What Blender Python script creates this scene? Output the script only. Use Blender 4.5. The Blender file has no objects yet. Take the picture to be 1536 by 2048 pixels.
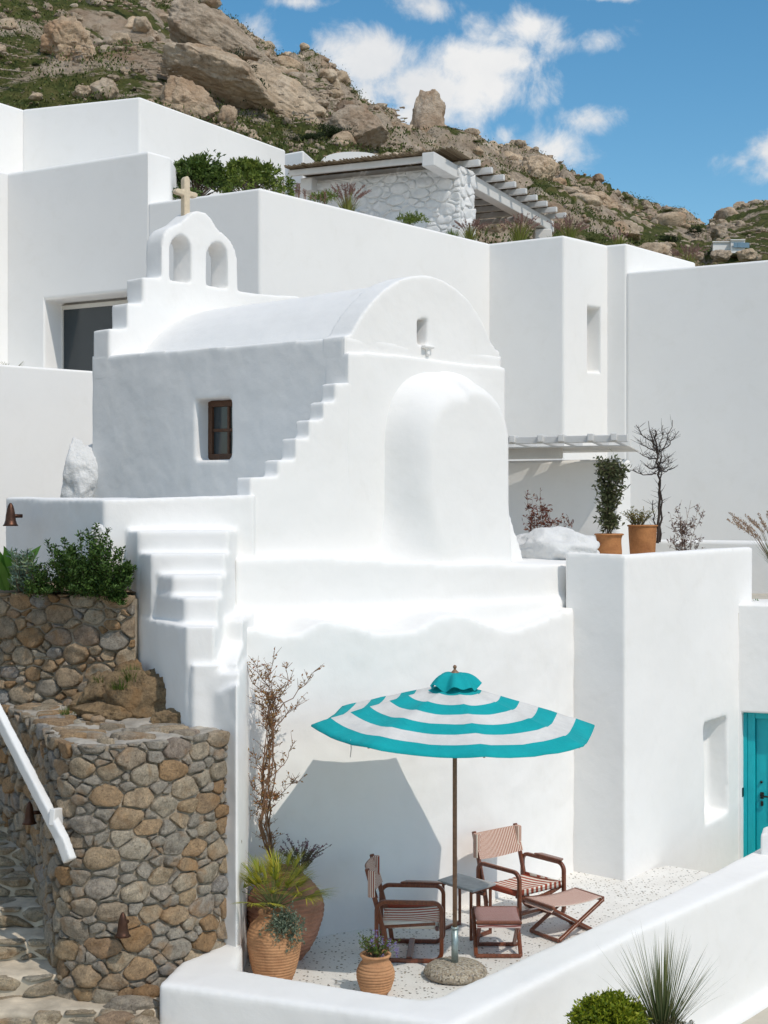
import bpy, bmesh, math, random
import numpy as np
from mathutils import Vector, Matrix, noise as mnoise
random.seed(7); np.random.seed(7); mnoise.seed_set(7)
scn = bpy.context.scene
COL = scn.collection
PI = math.pi

# ---------------------------------------------------------------- camera
EYE = 3.94            # eye height above the patio floor
FL = 2900.0           # focal length in photo pixels (photo 1536 x 2048)
HX, HY = 768.0, 1010.0
cam_d = bpy.data.cameras.new('camera')
cam = bpy.data.objects.new('camera', cam_d); COL.objects.link(cam)
cam.location = (0, 0, EYE); cam.rotation_euler = (math.radians(90), 0, 0)
cam_d.sensor_fit = 'VERTICAL'; cam_d.sensor_height = 36.0; cam_d.lens = 36.0 * FL / 2048
cam_d.shift_y = -(1024 - HY) / 2048
cam_d.clip_start = 0.1; cam_d.clip_end = 3000
scn.camera = cam

# ---------------------------------------------------------------- sun, sky, exposure
SUN_AZ = (.635, -.773); SUN_EL = math.radians(51)
SD = Vector((SUN_AZ[0], SUN_AZ[1], 0)).normalized() * math.cos(SUN_EL); SD.z = math.sin(SUN_EL)
sl = bpy.data.lights.new('sun', 'SUN'); sl.energy = 2.5; sl.angle = math.radians(0.53); sl.color = (1, .92, .82)
sun = bpy.data.objects.new('sun', sl); COL.objects.link(sun)
sun.rotation_euler = SD.to_track_quat('Z', 'Y').to_euler(); sun.location = (10, -10, 20)

world = bpy.data.worlds.new('World'); scn.world = world; world.use_nodes = True
wn, wl = world.node_tree.nodes, world.node_tree.links
wn.clear()
def wnode(t, **k):
    n = wn.new(t)
    for a, b in k.items(): setattr(n, a, b)
    return n
def wmath(op, a, b=None, c=None, clamp=False):
    n = wnode('ShaderNodeMath', operation=op, use_clamp=clamp)
    for i, v in enumerate((a, b, c)):
        if v is None: continue
        if isinstance(v, (int, float)): n.inputs[i].default_value = v
        else: wl.new(v, n.inputs[i])
    return n.outputs[0]
sky = wnode('ShaderNodeTexSky', sky_type='NISHITA', sun_disc=False)
sky.sun_elevation = SUN_EL; sky.sun_rotation = math.atan2(SUN_AZ[0], SUN_AZ[1])
sky.altitude = 100; sky.air_density = 1.0; sky.dust_density = 0.25; sky.ozone_density = 1.6
tc = wnode('ShaderNodeTexCoord')
sep = wnode('ShaderNodeSeparateXYZ'); wl.new(tc.outputs['Generated'], sep.inputs[0])
az = wmath('ARCTAN2', sep.outputs[0], sep.outputs[1])
el = wmath('ARCSINE', sep.outputs[2])
ae = wnode('ShaderNodeCombineXYZ'); wl.new(az, ae.inputs[0]); wl.new(el, ae.inputs[1])
# clouds: elliptic cloud cores (azimuth, elevation, half sizes in radians, weight) broken up by noise
CL = [(900,178,225,62,1.1),(735,120,120,62,1.0),(700,200,130,50,.85),(960,130,150,40,1.0),(820,230,160,40,.8),
      (1045,62,115,42,.75),(1200,92,75,40,.75),(1130,95,70,30,.6),(845,12,75,30,.75),(1220,2,120,14,.7),
      (1095,300,72,42,.8),(1160,245,60,30,.55),(1010,275,45,28,.5),(1540,330,50,42,1.0),(1480,345,40,25,.5),
      (510,62,60,40,.5),(590,6,70,14,.6),(900,100,60,25,.6)]
best = None
for px, py, rx, ry, w in CL:
    a = math.atan((px - HX) / FL); e = math.atan((HY - py) / FL)
    s = wnode('ShaderNodeVectorMath', operation='SUBTRACT'); wl.new(ae.outputs[0], s.inputs[0]); s.inputs[1].default_value = (a, e, 0)
    m = wnode('ShaderNodeVectorMath', operation='MULTIPLY'); wl.new(s.outputs[0], m.inputs[0]); m.inputs[1].default_value = (FL / rx / 1.25, FL / ry / 1.25, 0)
    l = wnode('ShaderNodeVectorMath', operation='LENGTH'); wl.new(m.outputs[0], l.inputs[0])
    v = wmath('MULTIPLY', wmath('SUBTRACT', 1.0, l.outputs['Value']), w)
    best = v if best is None else wmath('SMOOTH_MAX', best, v, 0.12)
def wnoise(scale, detail, rough, dist=0.0, vec=None):
    n = wnode('ShaderNodeTexNoise'); n.inputs['Scale'].default_value = scale; n.inputs['Detail'].default_value = detail
    n.inputs['Roughness'].default_value = rough; n.inputs['Distortion'].default_value = dist
    wl.new(vec or tc.outputs['Generated'], n.inputs['Vector']); return n.outputs['Fac']
n1 = wnoise(26, 9, .62, .35); n2 = wnoise(5, 6, .55)
dens = wmath('ADD', best, wmath('MULTIPLY', wmath('SUBTRACT', n1, .5), 2.3))
# unseen clouds outside the frame, coverage raised to lift and neutralise the ambient light
away = wmath('MULTIPLY', wmath('SUBTRACT', n2, .46), 5.0)
side = wmath('MULTIPLY', wmath('SUBTRACT', wmath('ABSOLUTE', az), .34), 8.0, clamp=True)
hi = wmath('MULTIPLY', wmath('SUBTRACT', el, .40), 8.0, clamp=True)
out = wmath('MAXIMUM', side, hi)
dens = wmath('MAXIMUM', dens, wmath('MULTIPLY', away, out))
mr = wnode('ShaderNodeMapRange', interpolation_type='SMOOTHSTEP'); wl.new(dens, mr.inputs['Value'])
mr.inputs['From Min'].default_value = .02; mr.inputs['From Max'].default_value = .85
cov = wmath('MULTIPLY', mr.outputs[0], .93)
n3 = wnoise(14, 5, .55)
shade = wmath('ADD', .66, wmath('MULTIPLY', wmath('SUBTRACT', n3, .35), 1.5), clamp=True)
ccol = wnode('ShaderNodeMix', data_type='RGBA'); wl.new(shade, ccol.inputs['Factor'])
ccol.inputs['A'].default_value = (3.9, 4.2, 4.6, 1); ccol.inputs['B'].default_value = (6.4, 6.3, 6.15, 1)
hsv = wnode('ShaderNodeHueSaturation'); hsv.inputs['Hue'].default_value = .488; hsv.inputs['Saturation'].default_value = 1.30; hsv.inputs['Value'].default_value = .90
wl.new(sky.outputs[0], hsv.inputs['Color'])
mixc = wnode('ShaderNodeMix', data_type='RGBA'); wl.new(cov, mixc.inputs['Factor'])
wl.new(hsv.outputs[0], mixc.inputs['A']); wl.new(ccol.outputs['Result'], mixc.inputs['B'])
bg = wnode('ShaderNodeBackground'); bg.inputs['Strength'].default_value = 0.15
wo = wnode('ShaderNodeOutputWorld'); wl.new(mixc.outputs['Result'], bg.inputs['Color']); wl.new(bg.outputs[0], wo.inputs['Surface'])
scn.view_settings.view_transform = 'Standard'; scn.view_settings.look = 'None'
scn.view_settings.exposure = -0.06; scn.view_settings.gamma = 1.0; scn.view_settings.use_curve_mapping = False
scn.render.engine = 'CYCLES'
scn.cycles.max_bounces = 8; scn.cycles.diffuse_bounces = 6; scn.cycles.transparent_max_bounces = 6
scn.cycles.use_denoising = True
scn.cycles.sample_clamp_indirect = 4

# ---------------------------------------------------------------- placing helpers (photo pixel + distance -> point of the place)
def P(px, py, D): return Vector(((px - HX) / FL * D, D, EYE - (py - HY) / FL * D))
def G(px, py, z=0.0):
    D = (EYE - z) * FL / (py - HY); return Vector(((px - HX) / FL * D, D, z))
def onpl(px, py, p0, d):
    k = (px - HX) / FL; t = (k * p0[1] - p0[0]) / (d[0] - k * d[1]); D = p0[1] + d[1] * t
    return Vector((p0[0] + d[0] * t, D, EYE - (py - HY) / FL * D))
def zat(py, D): return EYE - (py - HY) / FL * D
def V2(x, y): return Vector((x, y))

# ---------------------------------------------------------------- objects
OFF = {}
def tag(o, label=None, cat=None, group=None, kind=None):
    if label: o['label'] = label
    if cat: o['category'] = cat
    if group: o['group'] = group
    if kind: o['kind'] = kind
    return o
def thing(name, label, cat, loc=(0, 0, 0), group=None, rotz=0.0):
    o = bpy.data.objects.new(name, None); COL.objects.link(o); o.location = loc; o.rotation_euler = (0, 0, rotz)
    o.empty_display_size = .1
    OFF[o.name] = Vector(loc) if rotz == 0 else Vector(loc)
    return tag(o, label, cat, group)
def link_mesh(name, me, mat=None, parent=None, local=False):
    o = bpy.data.objects.new(name, me); COL.objects.link(o)
    if mat:
        for m in (mat if isinstance(mat, (list, tuple)) else [mat]): me.materials.append(m)
    if parent is not None:
        off = OFF.get(parent.name, Vector((0, 0, 0)))
        if not local and off.length > 0: me.transform(Matrix.Translation(-off))
        o.parent = parent
        OFF[o.name] = off
    return o
class MB:
    def __init__(s): s.v = []; s.f = []; s.m = []
    def add(s, vs, fs, mi=0):
        n = len(s.v); s.v += [tuple(v) for v in vs]; s.f += [tuple(i + n for i in f) for f in fs]; s.m += [mi] * len(fs); return s
    def box(s, c, d, rz=0.0, mi=0, top=1.0):
        cx, cy, cz = c; hx, hy, hz = d[0] / 2, d[1] / 2, d[2] / 2; cs, sn = math.cos(rz), math.sin(rz); vs = []
        for z, k in ((-hz, 1.0), (hz, top)):
            for x, y in ((-hx, -hy), (hx, -hy), (hx, hy), (-hx, hy)):
                vs.append((cx + (x * cs - y * sn) * k, cy + (x * sn + y * cs) * k, cz + z))
        return s.add(vs, [(0, 3, 2, 1), (4, 5, 6, 7), (0, 1, 5, 4), (1, 2, 6, 5), (2, 3, 7, 6), (3, 0, 4, 7)], mi)
    def beam(s, a, b, w, h, up=(0, 0, 1), mi=0):
        a, b = Vector(a), Vector(b); d = (b - a).normalized(); u = Vector(up)
        x = d.cross(u); x = x.normalized() if x.length > 1e-5 else Vector((1, 0, 0)); y = x.cross(d).normalized()
        vs = []
        for p in (a, b):
            for i, j in ((-1, -1), (1, -1), (1, 1), (-1, 1)): vs.append(p + x * (w / 2 * i) + y * (h / 2 * j))
        return s.add(vs, [(0, 3, 2, 1), (4, 5, 6, 7), (0, 1, 5, 4), (1, 2, 6, 5), (2, 3, 7, 6), (3, 0, 4, 7)], mi)
    def prism(s, plan, z0, z1, mi=0):
        n = len(plan)
        zb = z0 if isinstance(z0, (list, tuple)) else [z0] * n
        zt = z1 if isinstance(z1, (list, tuple)) else [z1] * n
        vs = [(p[0], p[1], zb[i]) for i, p in enumerate(plan)] + [(p[0], p[1], zt[i]) for i, p in enumerate(plan)]
        fs = [tuple(range(n - 1, -1, -1)), tuple(range(n, 2 * n))] + [(i, (i + 1) % n, n + (i + 1) % n, n + i) for i in range(n)]
        return s.add(vs, fs, mi)
    def extrude(s, pts, vec, mi=0):
        n = len(pts); vec = Vector(vec)
        vs = [Vector(p) for p in pts] + [Vector(p) + vec for p in pts]
        fs = [tuple(range(n - 1, -1, -1)), tuple(range(n, 2 * n))] + [(i, (i + 1) % n, n + (i + 1) % n, n + i) for i in range(n)]
        return s.add(vs, fs, mi)
    def tube(s, pts, r, n=8, mi=0, cap=True, flat=1.0):
        pts = [Vector(p) for p in pts]; R = r if isinstance(r, (list, tuple)) else [r] * len(pts)
        d0 = (pts[1] - pts[0]).normalized(); up = Vector((0, 0, 1)) if abs(d0.z) < .9 else Vector((1, 0, 0))
        x = d0.cross(up).normalized(); vs = []
        for i, p in enumerate(pts):
            d = (pts[min(i + 1, len(pts) - 1)] - pts[max(i - 1, 0)])
            d = d.normalized() if d.length > 1e-9 else d0
            x = (x - d * x.dot(d)); x = x.normalized() if x.length > 1e-6 else d.orthogonal().normalized(); y = d.cross(x)
            for k in range(n):
                a = 2 * PI * k / n; vs.append(p + x * (math.cos(a) * R[i]) + y * (math.sin(a) * R[i] * flat))
        fs = []
        for i in range(len(pts) - 1):
            for k in range(n): fs.append((i * n + k, i * n + (k + 1) % n, (i + 1) * n + (k + 1) % n, (i + 1) * n + k))
        if cap: fs += [tuple(range(n - 1, -1, -1)), tuple((len(pts) - 1) * n + k for k in range(n))]
        return s.add(vs, fs, mi)
    def lathe(s, prof, c=(0, 0, 0), n=24, mi=0, cap=True):
        vs = []; cx, cy, cz = c
        for r, z in prof:
            for k in range(n): vs.append((cx + r * math.cos(2 * PI * k / n), cy + r * math.sin(2 * PI * k / n), cz + z))
        fs = [(i * n + k, i * n + (k + 1) % n, (i + 1) * n + (k + 1) % n, (i + 1) * n + k) for i in range(len(prof) - 1) for k in range(n)]
        if cap: fs += [tuple(range(n - 1, -1, -1)), tuple((len(prof) - 1) * n + k for k in range(n))]
        return s.add(vs, fs, mi)
    def grid(s, fn, nu, nv, mi=0, closed_u=False):
        vs = [fn(i / (nu if closed_u else nu - 1), j / (nv - 1)) for j in range(nv) for i in range(nu)]
        fs = []
        for j in range(nv - 1):
            for i in range(nu if closed_u else nu - 1): fs.append((j * nu + i, j * nu + (i + 1) % nu, (j + 1) * nu + (i + 1) % nu, (j + 1) * nu + i))
        return s.add(vs, fs, mi)
    def mesh(s, name, smooth=False, fix=True):
        me = bpy.data.meshes.new(name); me.from_pydata(s.v, [], s.f)
        if any(s.m): me.polygons.foreach_set('material_index', s.m)
        if fix:
            bm = bmesh.new(); bm.from_mesh(me); bmesh.ops.recalc_face_normals(bm, faces=bm.faces); bm.to_mesh(me); bm.free()
        if smooth: me.polygons.foreach_set('use_smooth', [True] * len(me.polygons))
        me.update(); return me
    def build(s, name, mat, parent=None, smooth=False, local=False, fix=True):
        return link_mesh(name, s.mesh(name, smooth, fix), mat, parent, local)
def apply_mods(o):
    dg = bpy.context.evaluated_depsgraph_get(); dg.update()
    me = bpy.data.meshes.new_from_object(o.evaluated_get(dg)); old = o.data
    o.modifiers.clear(); o.data = me; me.name = old.name
def cut(o, mb):
    c = mb.build('cutter', None); c.matrix_world = o.matrix_world
    if o.parent: c.data.transform(Matrix.Translation(-OFF[o.name])); c.parent = o.parent
    m = o.modifiers.new('b', 'BOOLEAN'); m.operation = 'DIFFERENCE'; m.object = c; m.solver = 'EXACT'
    bpy.context.view_layer.update(); apply_mods(o); bpy.data.objects.remove(c)
TEXC = {}
def clouds_tex(scale):
    if scale not in TEXC:
        t = bpy.data.textures.new('soft', 'CLOUDS'); t.noise_scale = scale; t.noise_depth = 2; TEXC[scale] = t
    return TEXC[scale]
def plaster_soft(o, voxel=.03, it=4, disp=.02, scale=.6):
    """hand-laid lime plaster: fused, softened and slightly uneven"""
    m = o.modifiers.new('r', 'REMESH'); m.mode = 'VOXEL'; m.voxel_size = voxel
    m = o.modifiers.new('s', 'SMOOTH'); m.factor = .5; m.iterations = it
    if disp:
        m = o.modifiers.new('d', 'DISPLACE'); m.texture = clouds_tex(scale); m.strength = disp; m.mid_level = .5; m.texture_coords = 'GLOBAL'
    apply_mods(o); o.data.polygons.foreach_set('use_smooth', [True] * len(o.data.polygons)); return o
def bevel(o, w=.04, seg=3, ang=30):
    m = o.modifiers.new('b', 'BEVEL'); m.width = w; m.segments = seg; m.limit_method = 'ANGLE'; m.angle_limit = math.radians(ang); m.harden_normals = False
    m2 = o.modifiers.new('w', 'WEIGHTED_NORMAL'); m2.keep_sharp = True
    o.data.polygons.foreach_set('use_smooth', [True] * len(o.data.polygons)); return o

# ---------------------------------------------------------------- materials
def nmat(name):
    m = bpy.data.materials.new(name); m.use_nodes = True; t = m.node_tree
    return m, t, t.nodes['Principled BSDF'], t.links
def tex_noise(t, scale, detail=4, rough=.5, vec=None, dist=0.0):
    n = t.nodes.new('ShaderNodeTexNoise'); n.inputs['Scale'].default_value = scale; n.inputs['Detail'].default_value = detail
    n.inputs['Roughness'].default_value = rough; n.inputs['Distortion'].default_value = dist
    if vec: t.links.new(vec, n.inputs['Vector'])
    return n.outputs['Fac']
def ramp(t, fac, stops, interp='LINEAR'):
    r = t.nodes.new('ShaderNodeValToRGB'); e = r.color_ramp.elements; r.color_ramp.interpolation = interp
    while len(e) < len(stops): e.new(.5)
    for i, (p, c) in enumerate(stops): e[i].position = p; e[i].color = (c, c, c, 1) if isinstance(c, (int, float)) else (*c, 1)
    t.links.new(fac, r.inputs[0]); return r.outputs[0]
def mixrgb(t, fac, a, b, mode='MIX'):
    n = t.nodes.new('ShaderNodeMix'); n.data_type = 'RGBA'; n.blend_type = mode
    for s, v in (('Factor', fac), ('A', a), ('B', b)):
        if isinstance(v, (int, float)): n.inputs[s].default_value = v
        elif isinstance(v, tuple): n.inputs[s].default_value = (*v, 1)
        else: t.links.new(v, n.inputs[s])
    return n.outputs['Result']
def fmath(t, op, a, b=None, clamp=False):
    n = t.nodes.new('ShaderNodeMath'); n.operation = op; n.use_clamp = clamp
    for i, v in enumerate((a, b)):
        if v is None: continue
        if isinstance(v, (int, float)): n.inputs[i].default_value = v
        else: t.links.new(v, n.inputs[i])
    return n.outputs[0]
def bump(t, h, bsdf, strength=.3, dist=.02, prev=None):
    n = t.nodes.new('ShaderNodeBump'); n.inputs['Strength'].default_value = strength; n.inputs['Distance'].default_value = dist
    t.links.new(h, n.inputs['Height'])
    if prev: t.links.new(prev, n.inputs['Normal'])
    t.links.new(n.outputs[0], bsdf.inputs['Normal']); return n.outputs[0]
def pos(t):
    return t.nodes.new('ShaderNodeNewGeometry').outputs['Position']
def simple(name, col, rough=.7, var=.12, scale=8, bs=0.0, bscale=60, metal=0.0, obj_coord=False):
    m, t, b, l = nmat(name)
    v = t.nodes.new('ShaderNodeTexCoord').outputs['Object'] if obj_coord else pos(t)
    c2 = tuple(max(0, c * (1 - var)) for c in col); c1 = tuple(min(1, c * (1 + var * .6)) for c in col)
    l.new(ramp(t, tex_noise(t, scale, 5, .6, v), [(.3, c2), (.7, c1)]), b.inputs['Base Color'])
    b.inputs['Roughness'].default_value = rough; b.inputs['Metallic'].default_value = metal
    if bs: bump(t, tex_noise(t, bscale, 4, .6, v), b, bs, .01)
    return m
def plaster_mat(name, base=(.868, .858, .838), low=.35, mid=.22):
    m, t, b, l = nmat(name); p = pos(t)
    a = ramp(t, tex_noise(t, .7, 5, .6, p), [(.3, tuple(c * .965 for c in base)), (.7, base)])
    st = ramp(t, tex_noise(t, 2.6, 8, .7, p, .6), [(.27, (.93, .925, .91)), (.40, (.98, .978, .972)), (.50, (1, 1, 1))])
    a = mixrgb(t, .55, a, st, 'MULTIPLY')
    l.new(a, b.inputs['Base Color']); b.inputs['Roughness'].default_value = .88
    b.inputs['Specular IOR Level'].default_value = .25
    n0 = bump(t, tex_noise(t, 1.3, 3, .5, p), b, low * .7, .10)
    n1 = bump(t, tex_noise(t, 9, 5, .55, p), b, mid * .6, .03, n0)
    bump(t, tex_noise(t, 140, 3, .6, p), b, .18, .004, n1)
    return m
PLASTER = plaster_mat('lime_plaster')
PLASTER2 = plaster_mat('painted_render', (.858, .85, .832), .10, .07)
# ================================================================ ground and floors
m, t, b, l = nmat('terrazzo'); p = pos(t)
vo = t.nodes.new('ShaderNodeTexVoronoi'); vo.inputs['Scale'].default_value = 33; l.new(p, vo.inputs['Vector'])
sz = t.nodes.new('ShaderNodeSeparateColor'); l.new(vo.outputs['Color'], sz.inputs[0])
thr = fmath(t, 'MULTIPLY', fmath(t, 'SUBTRACT', sz.outputs[0], .30, True), .62)
chip = fmath(t, 'LESS_THAN', fmath(t, 'ADD', vo.outputs['Distance'], fmath(t, 'MULTIPLY', fmath(t, 'SUBTRACT', tex_noise(t, 90, 2, .5, p), .5), .35)), thr)
cc = ramp(t, sz.outputs[1], [(0, (.05, .055, .055)), (.35, (.16, .13, .09)), (.6, (.30, .22, .13)), (.8, (.10, .11, .115)), (1, (.42, .38, .31))])
vo2 = t.nodes.new('ShaderNodeTexVoronoi'); vo2.inputs['Scale'].default_value = 42; l.new(p, vo2.inputs['Vector'])
chip2 = fmath(t, 'LESS_THAN', vo2.outputs['Distance'], .17)
base = ramp(t, tex_noise(t, 3, 6, .6, p), [(.3, (.72, .70, .655)), (.7, (.82, .805, .765))])
base = mixrgb(t, fmath(t, 'MULTIPLY', chip2, .55), base, (.32, .28, .22))
l.new(mixrgb(t, chip, base, cc), b.inputs['Base Color']); b.inputs['Roughness'].default_value = .55
TERRAZZO = m
DUST = simple('beige_concrete', (.52, .48, .40), .9, .1, 3, .2, 80)
SOIL = simple('dry_soil', (.26, .19, .125), .95, .35, 9, .8, 40)

# wide ground sheet under everything
mb = MB(); mb.add([(-900, -60, -1.4), (900, -60, -1.4), (900, 1500, -1.4), (-900, 1500, -1.4)], [(0, 1, 2, 3)])
tag(mb.build('ground', SOIL), kind='structure')
# lower pavement outside the parapet
mb = MB(); mb.prism([(-2.2, 6), (9, 6), (9, 30), (-2.2, 10.5)], -1.39, -.90)
tag(mb.build('lower_pavement', DUST), kind='structure')

# patio back wall line (front face), left to right
WL = [(-1.24, 12.75), (-.75, 13.12), (-.15, 13.5), (.45, 13.92), (1.0, 14.4), (1.55, 14.97), (2.06, 15.60)]
PIERC = [(2.06, 15.60), (2.53, 15.19)]
FARW = (4.46, 17.9)
# patio floor
mb = MB(); mb.prism([(-1.2, 11.1), (.3, 10.35), (1.40, 11.5), (2.6, 13.0), (4.0, 15.0), (3.42, 15.60), (3.1, 15.85), (2.5, 15.4), (2.1, 15.9), (1.5, 15.3), (.2, 14.2), (-1.3, 13.2)], -1.0, 0.0)
tag(mb.build('patio_floor', TERRAZZO), kind='structure')
mb = MB(); mb.prism([(3.42, 15.62), (4.1, 15.1), (7, 18.2), (7, 20), (4.2, 18.6), (3.12, 15.87)], -1.2, -.75)
tag(mb.build('walkway', DUST), kind='structure')

# ================================================================ patio back wall with wavy top
wt = [(480,1252),(520,1258),(560,1270),(600,1268),(640,1240),(690,1247),(760,1268),(830,1262),(880,1232),(930,1228),(980,1250),(1020,1262),(1060,1250),(1110,1230),(1160,1212)]
def wl_at(px):
    k = (px - HX) / FL
    for (a, b_) in zip(WL, WL[1:]):
        f0 = a[0] - k * a[1]; f1 = b_[0] - k * b_[1]
        if f0 <= 0 <= f1: s = f0 / (f0 - f1); return Vector((a[0] + (b_[0] - a[0]) * s, a[1] + (b_[1] - a[1]) * s))
    return Vector(WL[0]) if px < 500 else Vector(WL[-1])
front = []; tops = []
for i in range(61):
    px = 478 + (1160 - 478) * i / 60
    q = wl_at(px)
    for (x0, y0), (x1, y1) in zip(wt, wt[1:]):
        if x0 <= px <= x1: py = y0 + (y1 - y0) * (px - x0) / (x1 - x0); break
    front.append(q); tops.append(zat(py if px >= 480 else 1252, q.y))
tops = [sum(tops[max(0, i - 1):i + 2]) / len(tops[max(0, i - 1):i + 2]) for i in range(61)]
mb = MB()
back = [(q.x - .55, q.y + .85) for q in front]
for i in range(60):
    mb.prism([front[i], front[i + 1], back[i + 1], back[i]], -.3, [tops[i], tops[i + 1], tops[i + 1] + .04, tops[i] + .04])
back_wall = tag(mb.build('patio_wall', PLASTER), 'white plaster wall with wavy top edge behind the striped parasol', 'wall')
plaster_soft(back_wall, .035, 5, .035, .5)

# upper retaining wall under the chapel platform (mid wall)
mb = MB()
pl_front = [(-1.36, 13.35), (-.6, 13.92), (.3, 14.48), (1.1, 15.05), (1.98, 15.85)]
pl_top = [3.46, 3.44, 3.37, 3.33, 3.29]
pl_back = [(-2.6, 16.0), (-1.9, 16.8), (-.6, 17.6), (1.4, 18.2), (3.0, 17.6)]
for i in range(4):
    mb.prism([pl_front[i], pl_front[i + 1], pl_back[i + 1], pl_back[i]], 2.0, [pl_top[i], pl_top[i + 1], pl_top[i + 1], pl_top[i]])
# fillet at the foot of the wall, above the wavy ledge
for i in range(4):
    a, c = Vector(pl_front[i]), Vector(pl_front[i + 1]); n = Vector((c.y - a.y, a.x - c.x)).normalized() * .14
    mb.prism([a + n * .45, c + n * .45, c - n * .2, a - n * .2], 2.2, [2.90, 2.90, 2.98, 2.98])
plat = tag(mb.build('terrace_wall', PLASTER), 'white plaster retaining wall carrying the chapel platform', 'wall')
plaster_soft(plat, .035, 5, .03, .6)

# ================================================================ stairs mass and side pier
mb = MB()
Lx = lambda D: -1.63 - (D - 12.0) * .56
for D, z, zb in ((13.06, 3.71, 2.2), (12.80, 3.51, 1.9), (12.53, 3.335, 1.8), (12.27, 3.155, 1.7), (12.02, 2.93, 1.5)):
    ex = {13.06: 0, 12.80: .02, 12.53: .10, 12.27: .09, 12.02: 0}[D]
    mb.prism([(Lx(D) + ex, D), (-1.40, D), (-1.36, 13.7), (Lx(13.7), 13.7)], zb, z)
mb.prism([(Lx(11.9), 11.95), (-1.36, 11.95), (-1.3, 13.6), (Lx(13.5), 13.5)], 1.4, 2.62)        # body under the lowest steps
mb.prism([(-1.60, 11.98), (-1.19, 11.9), (-1.19, 12.9), (-1.60, 12.9)], 1.9, [2.54, 2.56, 2.60, 2.60])      # landing block / pier
mb.prism([(-1.40, 12.1), (-1.22, 12.02), (-1.2, 13.4), (-1.40, 13.4)], 2.3, [2.62, 2.62, 3.0, 3.0])
mb.prism([(-1.40, 12.55), (-1.22, 12.5), (-1.2, 13.5), (-1.40, 13.5)], 2.3, 2.95)
mb.prism([(-1.44, 11.97), (-1.265, 11.83), (-1.185, 11.74), (-1.185, 13.2), (-1.55, 13.2)], -.5, [2.35, 2.45, 2.48, 2.6, 2.5])     # side wall towards the parapet
mb.prism([(Lx(13.3) - .0, 13.3), (Lx(12.0), 12.0), (-1.5, 11.9), (-1.5, 13.3)], 1.6, [2.3, 1.9, 1.9, 2.3])
# wall behind the stairs, below the chapel's side
K0 = (-2.56, 13.25)
mb.prism([K0, (-1.22, 13.62), (-1.2, 14.2), (-3.3, 15.4), (-3.1, 13.98)], 1.8, [zat(1000, 13.25), zat(990, 13.7), zat(990, 13.8), 3.98, 3.98])
mb.prism([(-2.58, 13.27), (-3.93, 15.05), (-3.75, 15.3), (-2.3, 13.7)], 2.0, [zat(999, 13.28), zat(995, 15.05), zat(994, 15.2), zat(996, 13.6)])
stairs = tag(mb.build('plaster_stairs', PLASTER), 'white plastered steps descending beside the chapel above the stone wall', 'stairs')
plaster_soft(stairs, .024, 2, .018, .35)
# ================================================================ chapel
CA, CB = (1.06, 1.0), (-1.06, 1.0)
CC = (-.356, 14.54)
TB = (-.2017 * CC[1] - CC[0]) / (CB[0] + .2017)
uA = Vector((*CA, 0)).normalized(); uB = Vector((*CB, 0)).normalized()
chapel = thing('chapel', 'small white chapel with barrel roof, twin-arched bell gable and rounded apse', 'chapel', (CC[0], CC[1], 3.3))
def gp(px, py, back=0.0):
    q = onpl(px, py, (CC[0] + uB.x * back, CC[1] + uB.y * back), CA); return q
cl = Vector((*CC, 0)); cr = gp(1010, 735); cr.z = 0
bl = Vector((CC[0] + CB[0] * TB, CC[1] + CB[1] * TB, 0)); br = bl + (cr - cl)
mb = MB()
i5 = uB * .05
a0, a1 = cl + i5, cr + i5
mb.prism([a0.xy, a1.xy, br.xy, bl.xy], 2.4, [zat(672, 14.54), 5.60, 5.60, zat(708, CC[1] + TB * .93)])
body = mb.build('wall', PLASTER, chapel)
# side window opening, splayed
w = lambda px, py: onpl(px, py, CC, CB)
q = [w(391, 800), w(462, 797), w(461, 918), w(391, 920)]
inn = Vector((-CB[1], CB[0], 0)).normalized(); inn = inn if inn.dot(Vector((1, 1, 0))) > 0 else -inn
inn = uA.copy()
o_ = [p_ - inn * .12 for p_ in q]; i_ = [p_ + inn * .30 for p_ in q]
cb = MB(); cb.add(o_ + i_, [(0, 1, 2, 3), (7, 6, 5, 4), (0, 4, 5, 1), (1, 5, 6, 2), (2, 6, 7, 3), (3, 7, 4, 0)]); cut(body, cb)
plaster_soft(body, .028, 3, .02, .5)
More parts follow.
